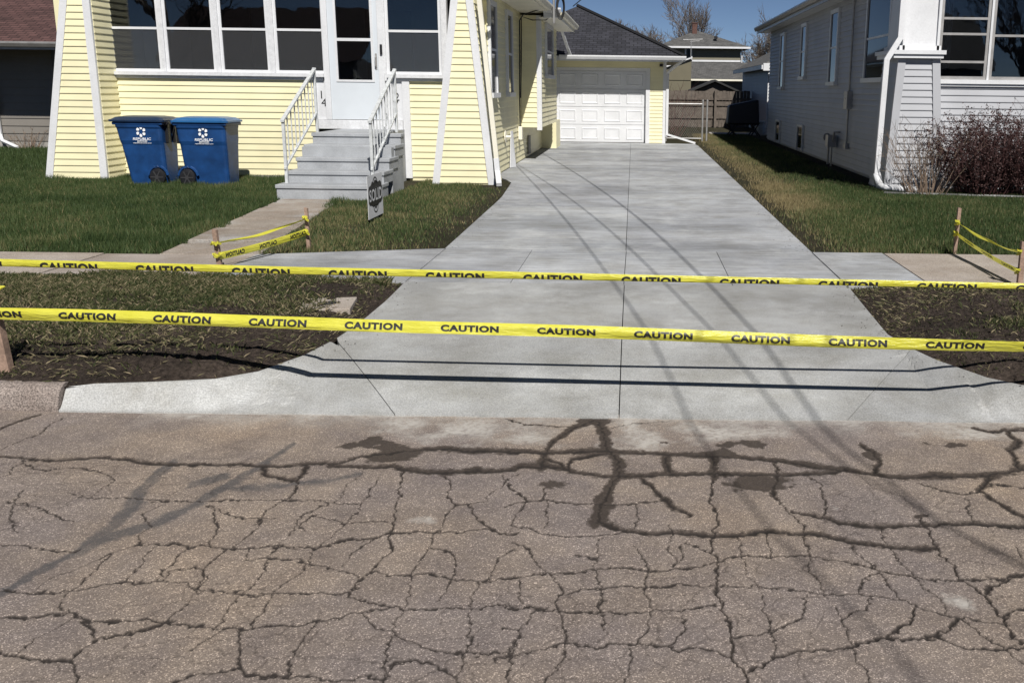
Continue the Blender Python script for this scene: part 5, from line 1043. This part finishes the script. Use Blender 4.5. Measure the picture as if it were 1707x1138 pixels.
ribbon('caution_tape', sagline((3.225, 9.53, .32), (3.235, 7.93, .24), .02), .066, 'flat lower tape between the two stakes right of the driveway', lambda v, u_: (.03 * v, v * .055), 3, .5, .35, .27, .036)

# ------------------------------------------------------------------ overhead wires, their pole, and the house across the road
def sky_wire(shadow, z0, z1, rad, label):
    """wire whose shadow on the driveway passes the listed ground points (from the house towards the street), rising from z0 to z1, then on to the pole"""
    L_ = LIGHT / -LIGHT.z; a = np.array(shadow); c = np.polyfit(np.log(a[:, 1]), a[:, 0], 3); ys = np.linspace(a[0, 1], 2.6, 26); pts = []
    for i, y in enumerate(ys):
        z = z0 + (z1 - z0) * i / 25 - .25 * math.sin(math.pi * i / 25); p = Vector((float(np.polyval(c, math.log(y))), y, .13)) - L_ * (z - .13); p.z = z; pts.append(p)
    d = pts[-1] - pts[-4]; e = Vector((3.2, -15, 9.8)); q = pts[-1]
    for i in range(1, 11):
        t = i / 10; pts.append((q + d * (2.2 * t)).lerp(q.lerp(e, t), t))
    o = MB().tube(pts, rad, 5).go('overhead_wire', M['cable']); return tag(o, label, 'wire', 'service wires over the driveway')
sky_wire([(-2.45, 24.2), (-2.30, 23.7), (-.154, 12.93), (.585, 7.97), (.86, 5.2), (1.0, 4.8), (1.09, 4.4), (1.19, 3.84), (1.25, 3.5)], 3.42, 5.2, .0105, 'thick service wire from the pole to the eave of the bay')
sky_wire([(-2.727, 21.0), (-.92, 13.8), (-.11, 9.6), (.302, 7.63), (.472, 6.3), (.70, 5.2), (.83, 4.75), (.94, 4.4), (1.05, 4.04), (1.16, 3.66)], 3.42, 5.0, .008, 'thin phone wire over the driveway, the higher one')
sky_wire([(-2.727, 21.0), (-.726, 10.9), (-.336, 8.66), (-.078, 7.1), (.174, 5.29), (.23, 5.2), (.31, 4.88), (.39, 4.5), (.52, 3.6)], 3.40, 4.8, .008, 'thin phone wire over the driveway, the lower one')
up = thing('utility_pole', (3.2, -15, .1), 'brown wooden utility pole across the road behind the viewer', 'utility pole')
MB().tube([(3.2, -15, .05), (3.2, -15, 10.5)], [.15, .1], 10).go('pole', M['pole_wood'], up); box('crossarm', 2.2, 4.2, -15.18, -15.1, 9.8, 9.92, M['pole_wood'], up)
oh = thing('house', (-6, -26, .1), 'dim house across the road mirrored in the porch windows', 'house')
for cx, w_ in ((-22, 11), (-4, 12), (14, 12)):
    b = box('wall', cx - w_ / 2, cx + w_ / 2, -32, -24, .05, 3.2, M['tan_siding'] if cx != -4 else M['olive_siding'], oh)
    roof_quad('roof', [(cx - w_ / 2 - .5, -23.3, 3.1), (cx + w_ / 2 + .5, -23.3, 3.1), (cx + w_ / 2 + .5, -28, 6.4), (cx - w_ / 2 - .5, -28, 6.4)], M['shingle_red'] if cx < 0 else M['shingle_grey'], oh)
    for x in (cx - 3.2, cx + 3.0): wo = box('window', x - .8, x + .8, -23.98, -23.93, 1.1, 2.6, M['white'], oh); box('pane', x - .7, x + .7, -23.925, -23.91, 1.2, 2.5, M['dglass'], wo)
    box('door', cx - .45, cx + .45, -23.98, -23.92, .3, 2.4, M['signw'], oh)

# ------------------------------------------------------------------ grass
def blades(name, pts, zb, h, w, tint, mat, label, segs=1, lean=.5):
    n = len(pts); a = rng.random(n) * 2 * np.pi; la = rng.random(n) * 2 * np.pi; ln = rng.random(n) * lean + .1
    px, py = np.cos(a) * w / 2, np.sin(a) * w / 2
    tx, ty = np.cos(la) * ln * h, np.sin(la) * ln * h
    x, y = pts[:, 0], pts[:, 1]
    if segs == 1:
        V = np.stack([np.stack([x - px, y - py, zb], 1), np.stack([x + px, y + py, zb], 1), np.stack([x + tx, y + ty, zb + h], 1)], 1); k = 3
        F = np.arange(n * 3).reshape(n, 3); TT = np.repeat(tint, 3)
    else:
        V = np.stack([np.stack([x - px, y - py, zb], 1), np.stack([x + px, y + py, zb], 1), np.stack([x + px * .7 + tx * .35, y + py * .7 + ty * .35, zb + h * .62], 1), np.stack([x + tx * 1.1, y + ty * 1.1, zb + h * .95], 1)], 1)
        b0 = np.arange(n)[:, None] * 4; F = np.concatenate([b0 + [0, 1, 2], b0 + [0, 2, 3]], 0); TT = np.repeat(tint, 4)
    V = V.reshape(-1, 3).astype(np.float32)
    me = bpy.data.meshes.new(name); me.vertices.add(len(V)); me.vertices.foreach_set('co', V.ravel()); me.loops.add(F.size); me.loops.foreach_set('vertex_index', F.astype(np.int32).ravel())
    me.polygons.add(len(F)); me.polygons.foreach_set('loop_start', np.arange(0, F.size, 3, dtype=np.int32)); me.polygons.foreach_set('loop_total', np.full(len(F), 3, np.int32)); me.update(calc_edges=True)
    at = me.attributes.new('tint', 'FLOAT', 'POINT'); at.data.foreach_set('value', TT.astype(np.float32)); me.materials.append(mat)
    o = add(name, me); tag(o, label, 'grass', kind='stuff'); return o
def sample(n, x0, x1, y0, y1, dens):
    p = np.stack([rng.random(n) * (x1 - x0) + x0, rng.random(n) * (y1 - y0) + y0], 1); return p[rng.random(n) < dens(p[:, 0], p[:, 1])]
def view(x, y, m=.4): return (x > -(1060 / 1590.) * y - m) & (x < (655 / 1590.) * y + m + .5)
def walk_in(x, y):
    f0 = -4.56 - .52 * (y - 9) / 4.6; f1 = -3.62 - .62 * (y - 9) / 4.6; return (x > f0 + .03) & (x < f1 - .03) & (y < 13.7)
def d_left(x, y):
    e = np.interp(y, [9.45, 14, 16.3, 17.0, 17.5], [-1.92, -2.0, -2.15, -2.35, -2.6]) - x
    lim = np.where(x > -3.62, 8.98 + (x + 3.62) * .276, 8.98)
    rg = (fbm(x, y, 4.5, 104, 3) - .42) * .3; ok = view(x, y) & (y > lim - .02 - np.clip(-rg, -.08, .06)) & ~walk_in(x + np.clip(rg, -.07, .07), y) & (e > .02) & ~((x > -5.2) & (x < -3.7) & (y > 13.6)) & ~((x > -2.6) & (y > 15.6) & (e < .5))
    right = x > np.where(y < 13.7, -4.2, -3.7)
    q = np.where(right, .35 + .75 * fbm(x, y, 1.3, 101, 3), .9 + .3 * vnoise(x, y, 1.1, 102))
    q = q * np.clip((e - .1) / .7 + .12 * 0, .05, 1) * np.where(y < lim + .18, .6, 1)
    return ok * np.clip(q, 0, 1)
p = sample(360000, -11.5, -1.9, 8.95, 17.2, d_left); rt = p[:, 0] > -4.1; nz = fbm(p[:, 0], p[:, 1], 1.7, 110, 3)
h = np.where(rt, .045, .07) * (.5 + .9 * rng.random(len(p))) * (.4 + 1.25 * fbm(p[:, 0], p[:, 1], 3.2, 111, 2))
tn = np.clip((nz - .3) * .7 + rng.random(len(p)) * .55 + np.where(rt, .1, -.04) + (rng.random(len(p)) < np.where(rt, .16, .04)) * .5, 0, 1)
blades('grass', p, np.full(len(p), .10), h, .0075 + .003 * rng.random(len(p)), tn, M['grass'], 'green lawn in front of the yellow house')
p = sample(60000, -17.5, -9.9, 15.5, 23.9, lambda x, y: view(x, y) * .9 * ((x < -10.0) | (y < 16)))
blades('grass', p, np.full(len(p), .10), .075 * (.6 + .8 * rng.random(len(p))), .012 + .003 * rng.random(len(p)), np.clip(rng.random(len(p)) * .6, 0, 1), M['grass'], 'green lawn strip between the yellow house and the tan house')
def d_right(x, y):
    e = x - 1.76; ok = view(x, y) & (e > .02) & (y > 9.47 + np.clip((fbm(x, y, 4.5, 105, 3) - .5) * .3, -.06, .1)) & ~((x > 4.05) & (y > 15.6))
    q = .75 + .5 * (fbm(x, y, 1.1, 120, 3) - .4); q = q * np.clip((e - .12) / .55, .06, 1) * np.where(y > 17, .75, 1) * np.where(y < 9.62, .5, 1); return ok * np.clip(q, 0, 1)
p = np.concatenate([sample(230000, 1.76, 8.2, 9.48, 16.4, d_right), sample(90000, 1.76, 4.45, 16.4, 36, d_right)]); nz = fbm(p[:, 0], p[:, 1], 1.2, 130, 3); e = p[:, 0] - 1.76
tn = np.clip((nz - .3) * .6 + rng.random(len(p)) * .5 + np.clip(.5 - e * .35, 0, .4) + np.where(p[:, 1] > 13, np.clip((3.4 - p[:, 0]) * .25, 0, .3), 0) + (rng.random(len(p)) < .08) * .5, 0, 1)
blades('grass', p, np.full(len(p), .10), .055 * (.6 + .8 * rng.random(len(p))) * (.7 + .7 * nz), .0075 + .003 * rng.random(len(p)), tn, M['grass'], 'green lawn in front of the pale grey house')
for side in (-1, 1):
    G_ = PK[side]; ys_u = np.unique(np.round(G_[:, 1], 5)); nrow = len(ys_u); ncol = len(G_) // nrow; GX = G_[:, 0].reshape(nrow, ncol); GZ = G_[:, 2].reshape(nrow, ncol); GYv = G_[:, 1].reshape(nrow, ncol)[:, 0]
    def zat(x, y):
        j = np.clip(np.searchsorted(GYv, y) - 1, 0, nrow - 2); z = np.zeros(len(x))
        for q in range(nrow):
            m = j == q
            if m.any(): o_ = np.argsort(GX[q]); z[m] = np.interp(x[m], GX[q][o_], GZ[q][o_])
        return z
    def d_pk(x, y):
        e = np.abs(x - np.interp(y, *(FL if side < 0 else FR))); ok = view(x, y) & ((x < np.interp(y, *FL)) if side < 0 else (x > np.interp(y, *FR)))
        f = fbm(x, y, 1.5, 140 + side, 3); q = np.clip((f - .46) * 2.6, 0, .7)
        q += np.clip((y - (6.75 if side < 0 else 7.2)) * 1.3, 0, 1) * np.clip((e - .5) * 1.2, .02, 1)
        if side < 0: q += np.clip((-2.9 - x) * .7, 0, .4) * np.clip((y - 5.25) * 1.5, 0, 1)
        return ok * np.clip(q * np.clip(e / .3, .15, 1), .012, 1)
    p = sample(260000 if side < 0 else 170000, -8.0 if side < 0 else 1.6, -1.85 if side < 0 else 5.5, 4.9, 7.72, d_pk)
    tn = np.clip(rng.random(len(p)) * .75 + (rng.random(len(p)) < .2) * .5 + (fbm(p[:, 0], p[:, 1], 2, 150, 2) - .5) * .6, 0, 1)
    blades('grass', p, zat(p[:, 0], p[:, 1]) - .006, .036 * (.4 + .9 * rng.random(len(p))), .0028 + .0022 * rng.random(len(p)), tn, M['drygrass'], 'thin trampled grass on the bare parkway soil ' + ('left' if side < 0 else 'right') + ' of the apron', 2, .9)
    # crumbs of soil and gravel
    n = 9000; cp = sample(n * 3, -7.0 if side < 0 else 1.7, -1.9 if side < 0 else 4.5, 4.92, 7.7, lambda x, y: ((x < np.interp(y, *FL) - .02) if side < 0 else (x > np.interp(y, *FR) + .02)) * .6)
    cz = zat(cp[:, 0], cp[:, 1]); b = MB()
    for (x, y), z in zip(cp, cz):
        r_ = random.uniform(.003, .012) * (1.8 if random.random() < .06 else 1); P = [Vector((x, y, z)) + Vector((random.gauss(0, 1), random.gauss(0, 1), random.gauss(0, .8))).normalized() * r_ for _ in range(4)]
        q = len(b.V); b.V += [tuple(v) for v in P]; b.F += [(q, q + 1, q + 2), (q, q + 2, q + 3), (q, q + 3, q + 1), (q + 1, q + 3, q + 2)]
    for (x, y), z in zip(cp[:520], cz[:520]):
        r_ = random.uniform(.01, .028); q = len(b.V)
        for d_ in ((1, 0, 0), (-1, 0, 0), (0, 1, 0), (0, -1, 0), (0, 0, .8), (0, 0, -.8)): b.V.append((x + d_[0] * r_ * random.uniform(.6, 1.2), y + d_[1] * r_ * random.uniform(.6, 1.2), z + d_[2] * r_ * random.uniform(.6, 1.1)))
        b.F += [tuple(q + i for i in f) for f in ((0, 2, 4), (2, 1, 4), (1, 3, 4), (3, 0, 4), (2, 0, 5), (1, 2, 5), (3, 1, 5), (0, 3, 5))]
    o = mk('soil_crumbs', b.V, b.F, M['soil']); tag(o, 'loose crumbs of dark soil on the parkway ' + ('left' if side < 0 else 'right') + ' of the apron', 'soil', kind='stuff')
    sp_ = sample(34000 if side < 0 else 20000, -7.0 if side < 0 else 1.7, -1.9 if side < 0 else 4.5, 4.92, 7.7, lambda x, y: view(x, y) * ((x < np.interp(y, *FL) - .02) if side < 0 else (x > np.interp(y, *FR) + .02)) * np.clip((fbm(x, y, 2.2, 160 + side, 3) - .38) * 3, .05, .6))
    blades('straw', sp_, zat(sp_[:, 0], sp_[:, 1]) + .002, .012 + .012 * rng.random(len(sp_)), .0011 + .0014 * rng.random(len(sp_)), np.clip(.45 + .6 * rng.random(len(sp_)), 0, 1), M['drygrass'], 'dry straw litter on the parkway soil ' + ('left' if side < 0 else 'right') + ' of the apron', 2, 3.0)
p = sample(30000, -6.6, -2.0, 7.5, 7.86, lambda x, y: view(x, y) * np.clip((fbm(x, y, 2.6, 171, 3) - .28 - np.clip(y - 7.62, 0, 1) * 1.5) * 4, 0, 1))
blades('grass', p, np.full(len(p), .118), .075 * (.4 + .8 * rng.random(len(p))), .003 + .002 * rng.random(len(p)), np.clip(rng.random(len(p)) * .8 + (rng.random(len(p)) < .2) * .4, 0, 1), M['drygrass'], 'ragged grass hanging over the street edge of the left sidewalk', 2, .8)
p = sample(16000, 2.6, 4.6, 7.55, 7.84, lambda x, y: view(x, y) * np.clip((fbm(x, y, 2.6, 173, 3) - .33 - np.clip(y - 7.66, 0, 1) * 1.5) * 4, 0, 1))
blades('grass', p, np.full(len(p), .118), .065 * (.4 + .8 * rng.random(len(p))), .003 + .002 * rng.random(len(p)), np.clip(rng.random(len(p)) * .7, 0, 1), M['drygrass'], 'ragged grass along the street edge of the right sidewalk', 2, .8)
# crumbs of soil spilled on the concrete along the soil edges
b = MB()
for i in range(900):
    sd_ = random.choice((-1, 1)); y = random.uniform(5.0, 16); d_ = abs(random.gauss(0, .09)) + .01
    if 7.75 < y < 9.45: continue
    x = (xE(y, sd_) if y < 7.75 else (xl_drive(y) if sd_ < 0 else 1.76)) - sd_ * d_; z = z_apron(x, y) if y < 7.75 else .13
    r_ = random.uniform(.002, .008); P = [Vector((x, y, z)) + Vector((random.gauss(0, 1), random.gauss(0, 1), abs(random.gauss(0, .8)))).normalized() * r_ for _ in range(4)]
    q = len(b.V); b.V += [tuple(v) for v in P]; b.F += [(q, q + 1, q + 2), (q, q + 2, q + 3), (q, q + 3, q + 1), (q + 1, q + 3, q + 2)]
o = mk('soil_crumbs', b.V, b.F, M['soil']); tag(o, 'specks of soil spilled along the edges of the new concrete', 'soil', kind='stuff')
